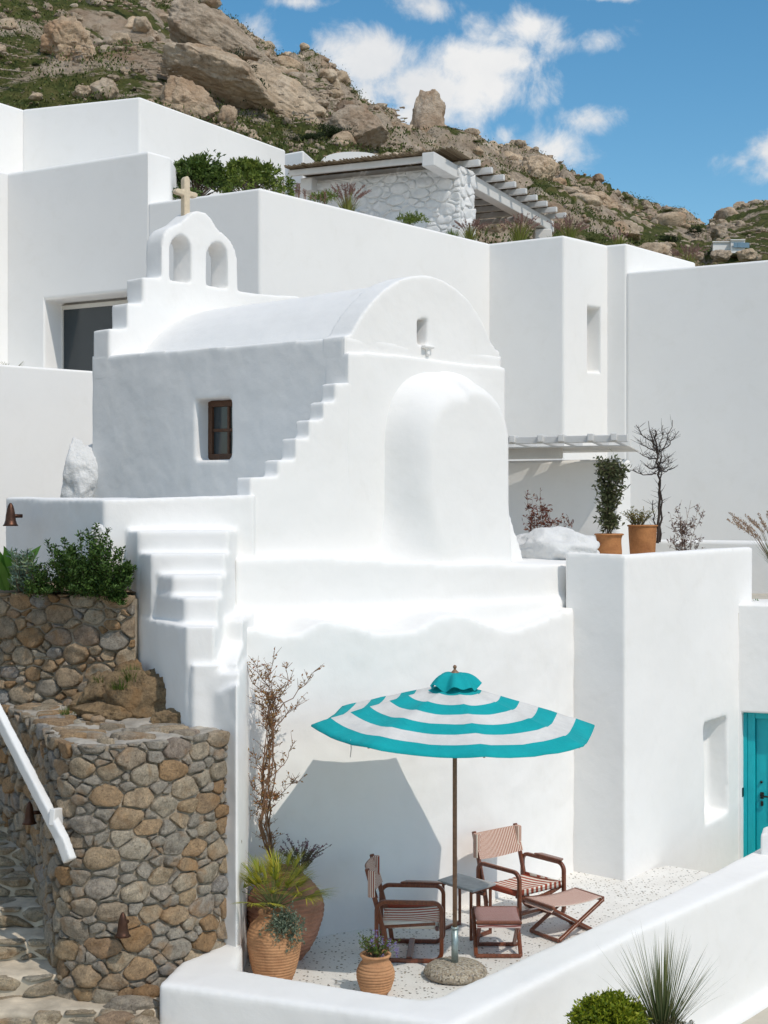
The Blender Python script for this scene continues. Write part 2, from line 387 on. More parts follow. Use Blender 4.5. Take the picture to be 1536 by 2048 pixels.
# timber window
WOOD_D = simple('dark_timber', (.105, .045, .02), .6, .4, 30, .3, 90)
GLASS_D = nmat('dark_glass'); GLASS_D[2].inputs['Base Color'].default_value = (.035, .045, .05, 1); GLASS_D[2].inputs['Roughness'].default_value = .08; GLASS_D = GLASS_D[0]
def quad_frame(name, q, depth, wd, mat, parent, th=.05, bars=(0, 0), glass=None, barw=None):
    """window frame in the quad q (tl, tr, br, bl) pushed in by depth"""
    q = [p_ + depth for p_ in q]; n = depth.normalized(); mb = MB(); mp = MB()
    def at(u, v): return (q[0] * (1 - u) + q[1] * u) * (1 - v) + (q[3] * (1 - u) + q[2] * u) * v
    W = (q[1] - q[0]).length; Hh = (q[3] - q[0]).length; du = wd / W; dv = wd / Hh
    def cell(u0, v0, u1, v1, t=th, off=0): mb.extrude([at(u0, v0) + n * off, at(u1, v0) + n * off, at(u1, v1) + n * off, at(u0, v1) + n * off], n * t)
    cell(0, 0, 1, dv); cell(0, 1 - dv, 1, 1); cell(0, dv, du, 1 - dv); cell(1 - du, dv, 1, 1 - dv)
    f = mb.build(name, mat, parent); bevel(f, .006, 2)
    mb = MB(); bw = barw or wd * .4
    nb, nh = bars
    for i in range(1, nb + 1): u = i / (nb + 1); cell(u - bw / W / 2, dv, u + bw / W / 2, 1 - dv, th * .7, th * .2)
    for i in range(1, nh + 1): v = i / (nh + 1); cell(du, v - bw / Hh / 2, 1 - du, v + bw / Hh / 2, th * .7, th * .22)
    if nb or nh: bevel(mb.build('glazing_bar', mat, f), .004, 2)
    if glass:
        cu = [du + (1 - 2 * du) * i / (nb + 1) for i in range(nb + 2)]; cv = [dv + (1 - 2 * dv) * i / (nh + 1) for i in range(nh + 2)]
        for i in range(nb + 1):
            for j in range(nh + 1):
                g = MB(); g.extrude([at(cu[i], cv[j]) + n * th * .5, at(cu[i + 1], cv[j]) + n * th * .5, at(cu[i + 1], cv[j + 1]) + n * th * .5, at(cu[i], cv[j + 1]) + n * th * .5], n * .008)
                g.build('pane', glass, f)
    return f
qd = [w(391, 800), w(470, 797), w(470, 918), w(391, 920)]
quad_frame('window', qd, uA * .17, .07, WOOD_D, chapel, .06, (1, 1), GLASS_D, .035)

# front slab with ledge, recessed gable above it
mb = MB()
pts = [gp(697, 704), gp(760, 706), gp(850, 716), gp(930, 727), gp(1012, 735), gp(1013, 1000), gp(1030, 1060), gp(1060, 1160), gp(690, 1160)]
mb.extrude(pts, uB * .35)
fs = mb.build('front_wall', PLASTER, chapel); plaster_soft(fs, .026, 3, .014, .5)
mb = MB()
gpf = [(690,672),(703,668),(712,650),(728,625),(745,603),(768,580),(795,562),(825,552),(855,550),(885,560),(912,576),(935,597),(955,625),(970,652),(982,680),(992,698),(1000,702),(1003,740),(1003,760),(690,730)]
pts = [gp(x, y, .05) for x, y in gpf]
mb.extrude(pts, uB * .34)
gab = mb.build('gable', PLASTER, chapel)
q = [gp(844, 640), gp(868, 637), gp(866, 690), gp(845, 688)]
Nf = Vector((uA.y, -uA.x, 0))          # outward normal of the gable
skew = -uA * .13
o_ = [p_ + Nf * .1 for p_ in q]; i_ = [q[0] - Nf * .28 - uA * .05, q[1] - Nf * .28 - uA * .09, q[2] - Nf * .28 - uA * .09, q[3] - Nf * .28 - uA * .05]
cb = MB(); cb.add(o_ + i_, [(0, 1, 2, 3), (7, 6, 5, 4), (0, 4, 5, 1), (1, 5, 6, 2), (2, 6, 7, 3), (3, 7, 4, 0)]); cut(gab, cb)
plaster_soft(gab, .02, 3, .012, .4)
qq = [gp(838, 639), gp(866, 637), gp(866, 691), gp(838, 689)]
quad_frame('small_window', qq, -Nf * .2, .03, WOOD_D, chapel, .03, (0, 0), GLASS_D)
# sill under the small window
mb = MB(); c0 = gp(856, 694, .02); mb.box((c0.x, c0.y, c0.z), (.15, .07, .035), math.atan2(uA.y, uA.x)); mb.box((c0.x, c0.y + .02, c0.z - .05), (.05, .04, .08), math.atan2(uA.y, uA.x))
sl_ = mb.build('sill', PLASTER, gab); plaster_soft(sl_, .012, 3, 0)

# barrel roof
vp = [(700,690),(703,672),(715,655),(730,632),(748,610),(770,590),(797,572),(825,562),(855,560),(885,570),(912,588),(935,610),(955,640),(968,668),(975,690)]
pts = [gp(x, y, .37) for x, y in vp]
pts = [p_ for p_ in pts]
L_ = (bl - cl).length
nl = 24; prof = []
for i in range(len(pts) - 1):
    for s_ in range(4): prof.append(pts[i].lerp(pts[i + 1], s_ / 4))
prof.append(pts[-1])
zb_ = 5.45
base_l = Vector((prof[0].x, prof[0].y, zb_)); base_r = Vector((prof[-1].x, prof[-1].y, zb_))
mb = MB(); mb.extrude([base_l] + prof + [base_r], uB * (L_ - .62))
# verge strip along the side wall top
roof = mb.build('roof', PLASTER, chapel); plaster_soft(roof, .035, 8, .02, .7)

# bell gable at the far end
BP = onpl(218, 700, CC, CB)
def bp(px, py, back=0.0): return onpl(px, py, (BP.x + uB.x * back, BP.y + uB.y * back), CA)
bgp = [(218,760),(218,657),(255,657),(255,606),(286,606),(286,554),(324,555),(324,500),(325,480),(329,467),(336,457),(348,451),(362,445),(374,434),(386,424),(397,421),(412,425),(423,436),(431,450),(440,462),(454,473),(465,487),(472,503),(476,524),(477,582),(520,588),(600,592),(600,780)]
mb = MB(); mb.extrude([bp(x, y) for x, y in bgp], uB * .33)
bell = mb.build('bell_gable', PLASTER, chapel)
def arch_cut(l_, r_, bl_, br_, sp, top):
    pts = [(l_, bl_), (r_, br_)]; n = 12; cx = (l_ + r_) / 2; rx = (r_ - l_) / 2
    for i in range(n + 1):
        a = PI * i / n; pts.append((cx + rx * math.cos(a), sp - (sp - top) * math.sin(a) + (sp * 0)))
    return pts
cb = MB()
for ar in (arch_cut(342, 385, 560, 566, 503, 471), arch_cut(416, 458, 571, 577, 516, 485)):
    f_ = [bp(x, y) + Nf * .1 for x, y in ar]
    cx_ = sum((p_ for p_ in f_), Vector()) / len(f_)
    b_ = [p_ - uA * 0.05 + uB * .6 for p_ in f_]
    n = len(f_); cb.add(f_ + b_, [tuple(range(n - 1, -1, -1)), tuple(range(n, 2 * n))] + [(i, (i + 1) % n, n + (i + 1) % n, n + i) for i in range(n)])
cut(bell, cb)
plaster_soft(bell, .024, 3, .012, .5)
# cross
CREAM = simple('cream_stone', (.66, .55, .40), .8, .12, 20, .3, 120)
mb = MB()
ctr = bp(374, 400, .14)
def crs(px, py): return bp(px, py, .12)
mb.extrude([crs(369, 432), crs(369, 357), crs(372, 353), crs(376, 352), crs(379, 355), crs(380.5, 360), crs(380.5, 432)], uB * .075)
mb.extrude([crs(353, 379), crs(352, 383), crs(355, 387), crs(392, 396), crs(396, 393), crs(396, 388), crs(393, 385), crs(356, 376)], uB * .079)
cr_ = mb.build('cross', CREAM, chapel); cr_.data.transform(Matrix.Translation((0.0, 0.0, 0)))
plaster_soft(cr_, .011, 2, 0)

# stepped buttress in the plane of the front wall
st = [(697,1140),(697,700),(699,769),(671,769),(671,805),(647,805),(647,840),(619,841),(619,878),(592,879),(592,920),(557,921),(557,954),(500,955),(500,1140)]
st = [(705,1150),(705,765),(671,766),(671,803),(647,804),(647,839),(619,840),(619,876),(592,877),(592,919),(557,920),(557,953),(501,955),(500,1150)]
mb = MB(); mb.extrude([gp(x, y) for x, y in st], uB * .21)
wing = mb.build('stepped_buttress', PLASTER, chapel); plaster_soft(wing, .02, 2, .012, .4)

# apse bulging softly from the front wall
mb = MB()
ac = gp(884, 1120); ac.z = 0
def sst(a, b_, x): t_ = min(1, max(0, (x - a) / (b_ - a))); return t_ * t_ * (3 - 2 * t_)
def apse(u, v):
    U_ = -1.24 + 2.15 * u; z = 2.95 + 2.6 * v
    low = sst(4.05, 3.15, z); wl_2, wr_ = .86 + .30 * low ** 1.6, .82
    ru = abs(U_) / (wl_2 if U_ < 0 else wr_); rz = max(0, (z - 4.42) / .95)
    r = (ru ** 2.7 + rz ** 2.7) ** (1 / 2.7)
    e0 = .60 - .42 * low if U_ < 0 else .70
    n_ = .46 * (1 - sst(e0, 1.06, r) ** 1.3) * (1 + .12 * low) - .05
    q_ = ac + uA * U_ + Nf * n_; return (q_.x, q_.y, z)
mb.grid(apse, 70, 64)
k_ = len(mb.v); mb.v += [tuple(Vector(q_) - Nf * 0 + (uB * .12)) for q_ in mb.v[:]]
mb.f += [tuple(i_ + k_ for i_ in reversed(f_)) for f_ in mb.f[:]]; mb.m += [0] * (len(mb.f) - len(mb.m))
ed = [i_ for i_ in range(70)] + [j_ * 70 + 69 for j_ in range(1, 64)] + [63 * 70 + i_ for i_ in range(68, -1, -1)] + [j_ * 70 for j_ in range(62, 0, -1)]
for a_i in range(len(ed)): mb.f.append((ed[a_i], ed[(a_i + 1) % len(ed)], ed[(a_i + 1) % len(ed)] + k_, ed[a_i] + k_)); mb.m.append(0)
bm_ = mb.build('apse', PLASTER, chapel, True)
plaster_soft(bm_, .03, 3, .012, .5)

# ================================================================ pier block at right of the patio (terrace of the pots)
mb = MB()
tl = (1.954, 15.68)
zt = 3.42
mb.prism([tl, (2.53, 15.19), (3.07, 15.95), FARW, (4.60, 18.1), (4.3, 18.35), (2.9, 16.3), (2.50, 15.72), (2.2, 16.0)], -1.2, [zat(1104, 15.68), zt, 3.42, 3.42, 3.42, 3.40, 3.40, 3.40, 3.38])
blk = tag(mb.build('terrace_block', PLASTER), 'tall white wall with recessed niche beside the turquoise door', 'wall')
# niche
nd = (FARW[0] - 2.53, FARW[1] - 15.19); nu = Vector((*nd, 0)).normalized(); nn = Vector((nu.y, -nu.x, 0))
q = [onpl(x, y, (2.53, 15.19), nd) for x, y in ((1409, 1448), (1456, 1432), (1458, 1623), (1411, 1650))]
dp = -nn * .26
o_ = [p_ + nn * .1 for p_ in q]; i_ = [q[0] + dp, q[1] + dp - nu * .05, q[2] + dp - nu * .05, q[3] + dp]
cb = MB(); cb.add(o_ + i_, [(0, 1, 2, 3), (7, 6, 5, 4), (0, 4, 5, 1), (1, 5, 6, 2), (2, 6, 7, 3), (3, 7, 4, 0)])
mbb = blk
cut(blk, cb)
plaster_soft(blk, .03, 2, .01, .7)
# terrace floor behind the parapet
mb = MB(); mb.prism([(2.0, 15.9), (2.45, 15.75), (2.9, 16.35), (4.25, 18.35), (3.7, 19.6), (3.3, 22.3), (1.0, 22.3), (.9, 19.0), (1.2, 17.2)], 2.5, 3.08); mb.prism([(3.7, 17.6), (5.2, 17.9), (11, 22), (11, 27), (.9, 27), (.9, 22)], 1.8, 2.62)
tag(mb.build('terrace_floor', DUST), kind='structure')

# door wall
DW0 = (4.28, 17.75); DWd = (1.68, -.62)
mb = MB()
mb.prism([DW0, (DW0[0] + DWd[0] * 1.6, DW0[1] + DWd[1] * 1.6), (DW0[0] + DWd[0] * 1.6 + .4, DW0[1] + DWd[1] * 1.6 + 1.0), (4.75, 18.75)], -1.2, zat(1208, 17.75))
dw = tag(mb.build('door_wall', PLASTER), 'low white wall framing the turquoise door', 'wall')
du = Vector((*DWd, 0)).normalized(); dn = Vector((-du.y, du.x, 0)); dn = dn if dn.y > 0 else -dn
dq = lambda px, py: onpl(px, py, DW0, DWd)
q0 = dq(1483, 1425); dr = q0 + du * 1.15
ztop = q0.z
cb = MB(); cb.prism([q0.xy - dn.xy * .2, dr.xy - dn.xy * .2, dr.xy + dn.xy * .5, (q0 + du * .0).xy + dn.xy * .5], -.80, ztop); cut(dw, cb)
bevel(dw, .03, 3)
TEAL = simple('teal_paint', (.0, .42, .47), .45, .08, 6)
METAL_D = simple('dark_metal', (.04, .035, .03), .4, .2, 30, metal=.8)
door = thing('door', 'turquoise panelled door in the white wall at the end of the walkway', 'door', tuple(q0 + du * .55 + Vector((0, 0, -.78 - q0.z)) + dn * .2))
fb = q0 + dn * .20; fb.z = 0
def dbox(u0, u1, z0, z1, d0, d1, name, mat, par, bw=.008):
    mb = MB(); a = fb + du * u0; c = fb + du * u1
    mb.prism([(a + dn * d0).xy, (c + dn * d0).xy, (c + dn * d1).xy, (a + dn * d1).xy], z0, z1)
    o = mb.build(name, mat, par); bevel(o, bw, 2); return o
zb = -.76
fr = dbox(.05, .145, zb, ztop - .01, -.04, .08, 'frame', TEAL, door)
dbox(1.04, 1.14, zb, ztop - .01, -.04, .08, 'frame', TEAL, door); dbox(.145, 1.04, ztop - .09, ztop - .012, -.04, .08, 'frame', TEAL, door)
dbox(.0, .05, zb, ztop - .005, -.06, .10, 'frame', TEAL, door)
leaf = dbox(.15, 1.035, zb, ztop - .095, .03, .075, 'leaf', TEAL, door)
for z0, z1 in ((zb + .12, zb + .70), (zb + .82, ztop - .22)):
    for u0, u1 in ((.30, .56), (.66, .92)):
        pn_ = dbox(u0, u1, z0, z1, .012, .032, 'panel', TEAL, leaf)
        dbox(u0 + .04, u1 - .04, z0 + .04, z1 - .04, .0, .014, 'panel_field', TEAL, leaf)
hz = zat(1594, 17.75)
hp = dbox(.20, .245, hz - .04, hz + .04, .005, .03, 'handle_plate', METAL_D, leaf)
mb = MB(); a = fb + du * .222 + dn * .0; a.z = hz; mb.tube([a + dn * .02, a - dn * .045, a - dn * .045 + du * .12], .011, 8); mb.build('handle', METAL_D, leaf, True)
dbox(.205, .238, hz - .13, hz - .07, .012, .03, 'lock', METAL_D, leaf)
mb = MB(); a = fb + du * .215 + dn * .022; a.z = hz + .165; mb.tube([a, a - dn * .018], .016, 12); mb.build('lock_cylinder', METAL_D, leaf, True)
# bell button plate on the niche wall
q = onpl(1482, 1585, (2.53, 15.19), nd)
mb = MB(); a = q + nn * .004; mb.prism([(a - nu * .05).xy, (a + nu * .05).xy, (a + nu * .05 + nn * .014).xy, (a - nu * .05 + nn * .014).xy], q.z - .055, q.z + .055)
o = mb.build('switch_plate', METAL_D); bevel(o, .004, 2); tag(o, 'small dark switch plate on the white wall next to the turquoise door', 'switch')

# ================================================================ parapet round the patio
ZP = .35
inn_l = [G(475, 1936, ZP), G(660, 1968, ZP), G(800, 1991, ZP), G(848, 1997, ZP), G(880, 1990, ZP), G(1098, 1889, ZP), G(1338, 1785, ZP), G(1536, 1685, ZP), G(1700, 1600, ZP)]
out_l = [G(315, 1965, ZP), G(460, 1986, ZP), G(700, 2020, ZP), G(850, 2041, ZP), G(905, 2050, ZP), G(1085, 1957, ZP), G(1293, 1853, ZP), G(1536, 1744, ZP), G(1700, 1672, ZP)]
out_l[0] = G(316, 1966, ZP)
mb = MB()
for i in range(len(inn_l) - 1):
    mb.prism([out_l[i].xy, out_l[i + 1].xy, inn_l[i + 1].xy, inn_l[i].xy], -1.4, ZP)
lft = [G(316, 1966, ZP), G(475, 1936, ZP)]
mb.prism([G(316, 1966, ZP).xy, G(475, 1936, ZP).xy, (-1.16, 11.9), (-1.42, 12.0), G(452, 1884, ZP).xy, G(360, 1922, ZP).xy], -1.4, ZP)
# foot fillet on the outer side
for i in range(4, len(out_l) - 1):
    a, c = out_l[i].xy, out_l[i + 1].xy; n = Vector((c.y - a.y, a.x - c.x)).normalized()
    mb.prism([a - n * .1, a + n * .09, c + n * .09, c - n * .1], -1.4, [-.72, -.86, -.86, -.72])
par = tag(mb.build('parapet', PLASTER), 'low white rounded parapet enclosing the patio in front', 'parapet')
plaster_soft(par, .03, 6, .016, .6)
# short second parapet end near the door
mb = MB(); q = P(1521, 1668, 14.9); mb.prism([(q.x, q.y), (q.x + .9, q.y - .25), (q.x + 1.2, q.y + .3), (q.x + .12, q.y + .35)], -.4, [q.z, q.z + .22, q.z + .22, q.z])
o = tag(mb.build('parapet_end', PLASTER), 'rounded end of a second white parapet in front of the turquoise door', 'parapet'); plaster_soft(o, .025, 5, .01, .4)
# ================================================================ hotel volumes behind
hotel = thing('hotel_building', 'big white flat-roofed building block with parapets behind the chapel', 'building', (0, 24, 3))
C1 = (-1.881, 22.0); HB = (-1.70, 1.0); HA = (.815, 1.0)
z1 = 8.757
c980 = (1.952, 26.7); c1128 = (3.21, 25.87); c1215 = (4.14, 26.86)
WB = (1.68, -1.0)
def al(p0, d, t): return (p0[0] + d[0] * t, p0[1] + d[1] * t)
wend = al(c1215, WB, 1.9)
p15 = onpl(15, 345, C1, HB); p300 = onpl(296, 400, C1, HB)
mb = MB()
mb.prism([C1, c980, (c980[0] - .2, c980[1] + 3), (C1[0] - 1.5, C1[1] + 4), (p300.x - 1.0, p300.y + 3), (p300.x, p300.y)], 0, z1)
hw = mb.build('wall', PLASTER2, hotel); bevel(hw, .05)
mb = MB()
mb.prism([(p15.x, p15.y), (p300.x, p300.y), (p300.x + .30, p300.y + .42), (p300.x + .2, p300.y + 5), (p15.x - 1.5, p15.y + 5)], 0, 9.59)
hl = mb.build('wall', PLASTER2, hotel)
# big window opening in the left volume
q = [onpl(x, y, C1, HB) for x, y in ((88, 600), (262, 583), (262, 800), (88, 800))]
hu = Vector((*HB, 0)).normalized(); hn = Vector((hu.y, -hu.x, 0)); hn = hn if hn.y < 0 else -hn
o_ = [p_ + hn * .2 for p_ in q]; i_ = [p_ - hn * .55 for p_ in q]
cb = MB(); cb.add(o_ + i_, [(0, 1, 2, 3), (7, 6, 5, 4), (0, 4, 5, 1), (1, 5, 6, 2), (2, 6, 7, 3), (3, 7, 4, 0)]); cut(hl, cb); bevel(hl, .05)
CREAMP = simple('cream_joinery', (.62, .60, .55), .5, .05, 5)
q = [onpl(x, y, C1, HB) for x, y in ((84, 606), (262, 589), (262, 800), (84, 800))]
quad_frame('window', q, -hn * .42, .07, CREAMP, hotel, .06, (0, 0), GLASS_D)
# part left of px 15, coming forward
mb = MB(); mb.prism([al((p15.x, p15.y), HA, .35), al((p15.x, p15.y), HA, -2.2), al((p15.x - 3, p15.y), HA, -2.2), (p15.x - 3, p15.y + 1)], 0, 9.60)
bevel(mb.build('wall', PLASTER2, hotel), .05)
# upper-left volume
u280 = P(280, 193, 26.0); zt_ = u280.z
D45 = (zt_ - EYE) * FL / (HY - 218); u45 = P(45, 218, D45)
D0 = (zt_ - EYE) * FL / (HY - 204); u0 = P(0, 204, D0); D570 = (zt_ - EYE) * FL / (HY - 300); u570 = P(572, 301, D570)
mb = MB(); mb.prism([u45.xy, u280.xy, u570.xy, (u570.x - .5, u570.y + .6), (u280.x - 1, u280.y + 6), (u45.x - 1, u45.y + 3)], 6, zt_)
bevel(mb.build('wall', PLASTER2, hotel), .05)
d_ = (u45 - u0).normalized(); uu = u0 - d_ * 1.0
mb = MB(); mb.prism([uu.xy, (u45 + d_ * .4).xy, (u45.x - .6, u45.y + 2), (uu.x - 3, uu.y + 2), (uu.x - 3, uu.y)], 6, zt_); bevel(mb.build('wall', PLASTER2, hotel), .05)
# right-hand volumes
mb = MB(); mb.prism([(c980[0] - .4, c980[1] + .26), c1128, c1215, (c1215[0] + .6, c1215[1] + 3), (c980[0], c980[1] + 4)], 0, z1 - .0)
hm = mb.build('wall', PLASTER2, hotel)
hd = (c1215[0] - c1128[0], c1215[1] - c1128[1]); hdu = Vector((*hd, 0)).normalized(); hdn = Vector((hdu.y, -hdu.x, 0))
q = [onpl(x, y, c1128, hd) for x, y in ((1176, 614), (1202, 618), (1202, 744), (1176, 743))]
o_ = [p_ + hdn * .1 for p_ in q]; i_ = [q[0] - hdn * .32, q[1] - hdn * .32 - hdu * .06, q[2] - hdn * .32 - hdu * .06, q[3] - hdn * .32]
cb = MB(); cb.add(o_ + i_, [(0, 1, 2, 3), (7, 6, 5, 4), (0, 4, 5, 1), (1, 5, 6, 2), (2, 6, 7, 3), (3, 7, 4, 0)]); cut(hm, cb); bevel(hm, .05)
w53 = onpl(1253, 489, c1215, WB); dpar = (w53.x - c1215[0], w53.y - c1215[1])
wzr = 8.226
e1385 = onpl(1392, 530, (w53.x, w53.y), HA)
mb = MB()
mb.prism([al(c1215, WB, -.2), (w53.x, w53.y), (e1385.x, e1385.y), (e1385.x - .3, e1385.y + .3), (c1215[0] + .1, c1215[1] + .6)], 4, z1)
bevel(mb.build('parapet', PLASTER2, hotel), .05)
mb = MB(); a_ = al(c1215, WB, .19); 
mb.prism([(w53.x, w53.y), wend, (wend[0] + 2, wend[1] + 5), (w53.x + 1.5, w53.y + 5)], 0, wzr)
bevel(mb.build('wall', PLASTER2, hotel), .05)
# low wall at the foot of the right-hand wall
lw = tag(MB().prism([al((3.95, 22.6), WB, 0), al((3.95, 22.6), WB, 2.6), al((4.1, 22.9), WB, 2.6), al((4.1, 22.9), WB, 0)], 2.3, 3.40).build('low_wall', PLASTER), 'low white wall behind the terracotta pots on the upper terrace', 'wall')
bevel(lw, .06)
# terrace wall at far left, below the big window
a_ = P(-60, 724, 19.0); c_ = P(183, 742, 20.0); zt2 = a_.z
dd = (zt2 - EYE) * FL / (HY - 724); a_ = P(-60, 724, 21.2); zt2 = a_.z; Dn = (zt2 - EYE) * FL / (HY - 745); c_ = P(230, 745, Dn)
mb = MB(); mb.prism([a_.xy, c_.xy, (c_.x + .2, c_.y + 2.5), (a_.x - 1, a_.y + 3)], 2, zt2)
tw = tag(mb.build('side_terrace_wall', PLASTER2), 'smooth white terrace wall below the large hotel window', 'wall'); bevel(tw, .04)
# porch wall behind the pots
PB = (1.60, -1.0)
pw0 = P(1016, 918, 21.5); pwe = onpl(1237, 918, (pw0.x, pw0.y), PB)
pzt = zat(918, 20.6)
far_ = al((pw0.x, pw0.y), PB, -.8)
mb = MB(); mb.prism([far_, (pwe.x, pwe.y), al((pwe.x, pwe.y), (.75, 1), .33), (far_[0] + .3, far_[1] + .5)], 2.7, pzt)
porch = tag(mb.build('porch_wall', PLASTER), 'white wall under the small pergola, striped with thin lines of sun', 'wall'); bevel(porch, .06)
# ================================================================ rubble masonry
def granite(name, cols, rough=.9, bs=.5, scale=1.0):
    m, t, b, l = nmat(name)
    oi = t.nodes.new('ShaderNodeObjectInfo'); p = pos(t)
    c = ramp(t, oi.outputs['Random'], [(i / (len(cols) - 1), q) for i, q in enumerate(cols)], 'LINEAR')
    n = tex_noise(t, 14 * scale, 6, .65, p)
    c = mixrgb(t, .85, c, ramp(t, n, [(.25, (.42, .39, .36)), (.5, (.95, .95, .95)), (.75, (1.35, 1.3, 1.22))]), 'MULTIPLY')
    sp = ramp(t, tex_noise(t, 62 * scale, 4, .8, p), [(.34, (.38, .36, .34)), (.47, (1, 1, 1)), (.56, (1.02, 1.02, 1.0)), (.68, (1.65, 1.6, 1.5))])
    c = mixrgb(t, .8, c, sp, 'MULTIPLY')
    iron = ramp(t, tex_noise(t, 5 * scale, 5, .6, p, .4), [(.52, 0.0), (.72, 1.0)])
    c = mixrgb(t, fmath(t, 'MULTIPLY', iron, .7), c, (.44, .25, .11))
    l.new(c, b.inputs['Base Color']); b.inputs['Roughness'].default_value = rough; b.inputs['Specular IOR Level'].default_value = .3
    n0 = bump(t, tex_noise(t, 20 * scale, 7, .75, p), b, min(1, bs * 1.8), .05)
    bump(t, tex_noise(t, 110 * scale, 4, .75, p), b, .9, .01, n0)
    return m
STONE = granite('granite_stone', [(.46,.33,.20), (.41,.375,.32), (.52,.40,.27), (.46,.28,.14), (.38,.37,.355), (.54,.43,.30), (.40,.25,.13), (.48,.43,.35), (.50,.37,.23), (.56,.50,.40), (.36,.29,.205)])
MORTAR = nmat('lime_mortar'); _m, _t, _b, _l = MORTAR
_p = pos(_t); _c = ramp(_t, tex_noise(_t, 6, 8, .7, _p), [(.3, (.25, .20, .14)), (.5, (.41, .345, .26)), (.7, (.52, .47, .39))])
_l.new(_c, _b.inputs['Base Color']); _b.inputs['Roughness'].default_value = .95
_n = bump(_t, tex_noise(_t, 12, 6, .7, _p), _b, .6, .04); bump(_t, tex_noise(_t, 90, 4, .7, _p), _b, .6, .008, _n); MORTAR = _m
WSTONE = plaster_mat('whitewashed_stone', (.76, .76, .75), .5)
_t = WSTONE.node_tree; bump(_t, tex_noise(_t, 14, 6, .7, pos(_t)), _t.nodes['Principled BSDF'], .6, .05)

def clip(poly, a, b, c):
    """keep a*x+b*y<=c"""
    out = []; n = len(poly)
    for i in range(n):
        p, q = poly[i], poly[(i + 1) % n]; dp = a * p[0] + b * p[1] - c; dq = a * q[0] + b * q[1] - c
        if dp <= 0: out.append(p)
        if (dp < 0 < dq) or (dq < 0 < dp):
            s = dp / (dp - dq); out.append((p[0] + (q[0] - p[0]) * s, p[1] + (q[1] - p[1]) * s))
    return out
def rubble_cells(U, V, inside, radii, asp=1.3, seed=1, tries=4000):
    """random packing of irregular stones: power diagram over darts of mixed size"""
    rnd = random.Random(seed); pts = []
    for r, share in radii:
        for _ in range(int(tries * share)):
            x, y = rnd.uniform(-r * .3, U + r * .3), rnd.uniform(-r * .3, V + r * .3)
            if not inside(x, y): continue
            if all((x - a) ** 2 / asp + (y - b) ** 2 * asp > (r + q) ** 2 * .80 for a, b, q in pts): pts.append((x, y, r * rnd.uniform(.92, 1.05)))
    cells = []
    for i, (x, y, r) in enumerate(pts):
        R = r * 2.6; poly = [(x - R * asp, y - R), (x + R * asp, y - R), (x + R * asp, y + R), (x - R * asp, y + R)]
        for j, (a, b, q) in enumerate(pts):
            if i == j or abs(a - x) > .9 or abs(b - y) > .9: continue
            # metric: dx^2/asp + dy^2*asp
            A = 2 * (a - x) / asp; B = 2 * (b - y) * asp
            C = (a * a - x * x) / asp + (b * b - y * y) * asp - q * q + r * r
            poly = clip(poly, A, B, C)
            if len(poly) < 3: break
        if len(poly) < 3: continue
        poly = clip(clip(clip(clip(poly, 1, 0, U), -1, 0, 0), 0, 1, V), 0, -1, 0)
        if len(poly) >= 3: cells.append((poly, r))
    return cells
def inset(poly, d):
    n = len(poly); area = sum(poly[i][0] * poly[(i + 1) % n][1] - poly[(i + 1) % n][0] * poly[i][1] for i in range(n)) / 2
    if area < 0: poly = poly[::-1]
    out = poly
    for i in range(n):
        p, q = poly[i], poly[(i + 1) % n]; L = math.hypot(q[0] - p[0], q[1] - p[1])
        if L < 1e-6: continue
        nx, ny = (q[1] - p[1]) / L, -(q[0] - p[0]) / L
        out = clip(out, nx, ny, nx * p[0] + ny * p[1] - d)
        if len(out) < 3: return []
    return out
def rounded(poly, n=14, it=1):
    for _ in range(it):
        q = []
        for i in range(len(poly)):
            a, b = poly[i], poly[(i + 1) % len(poly)]
            q += [(a[0] * .87 + b[0] * .13, a[1] * .87 + b[1] * .13), (a[0] * .13 + b[0] * .87, a[1] * .13 + b[1] * .87)]
        poly = q
    L = [0]
    for i in range(len(poly)): a, b = poly[i], poly[(i + 1) % len(poly)]; L.append(L[-1] + math.hypot(a[0] - b[0], a[1] - b[1]))
    out = []
    for k in range(n):
        s = L[-1] * k / n; i = max(j for j in range(len(poly)) if L[j] <= s + 1e-9); f = (s - L[i]) / max(1e-9, L[i + 1] - L[i])
        a, b = poly[i], poly[(i + 1) % len(poly)]; out.append((a[0] + (b[0] - a[0]) * f, a[1] + (b[1] - a[1]) * f))
    return out
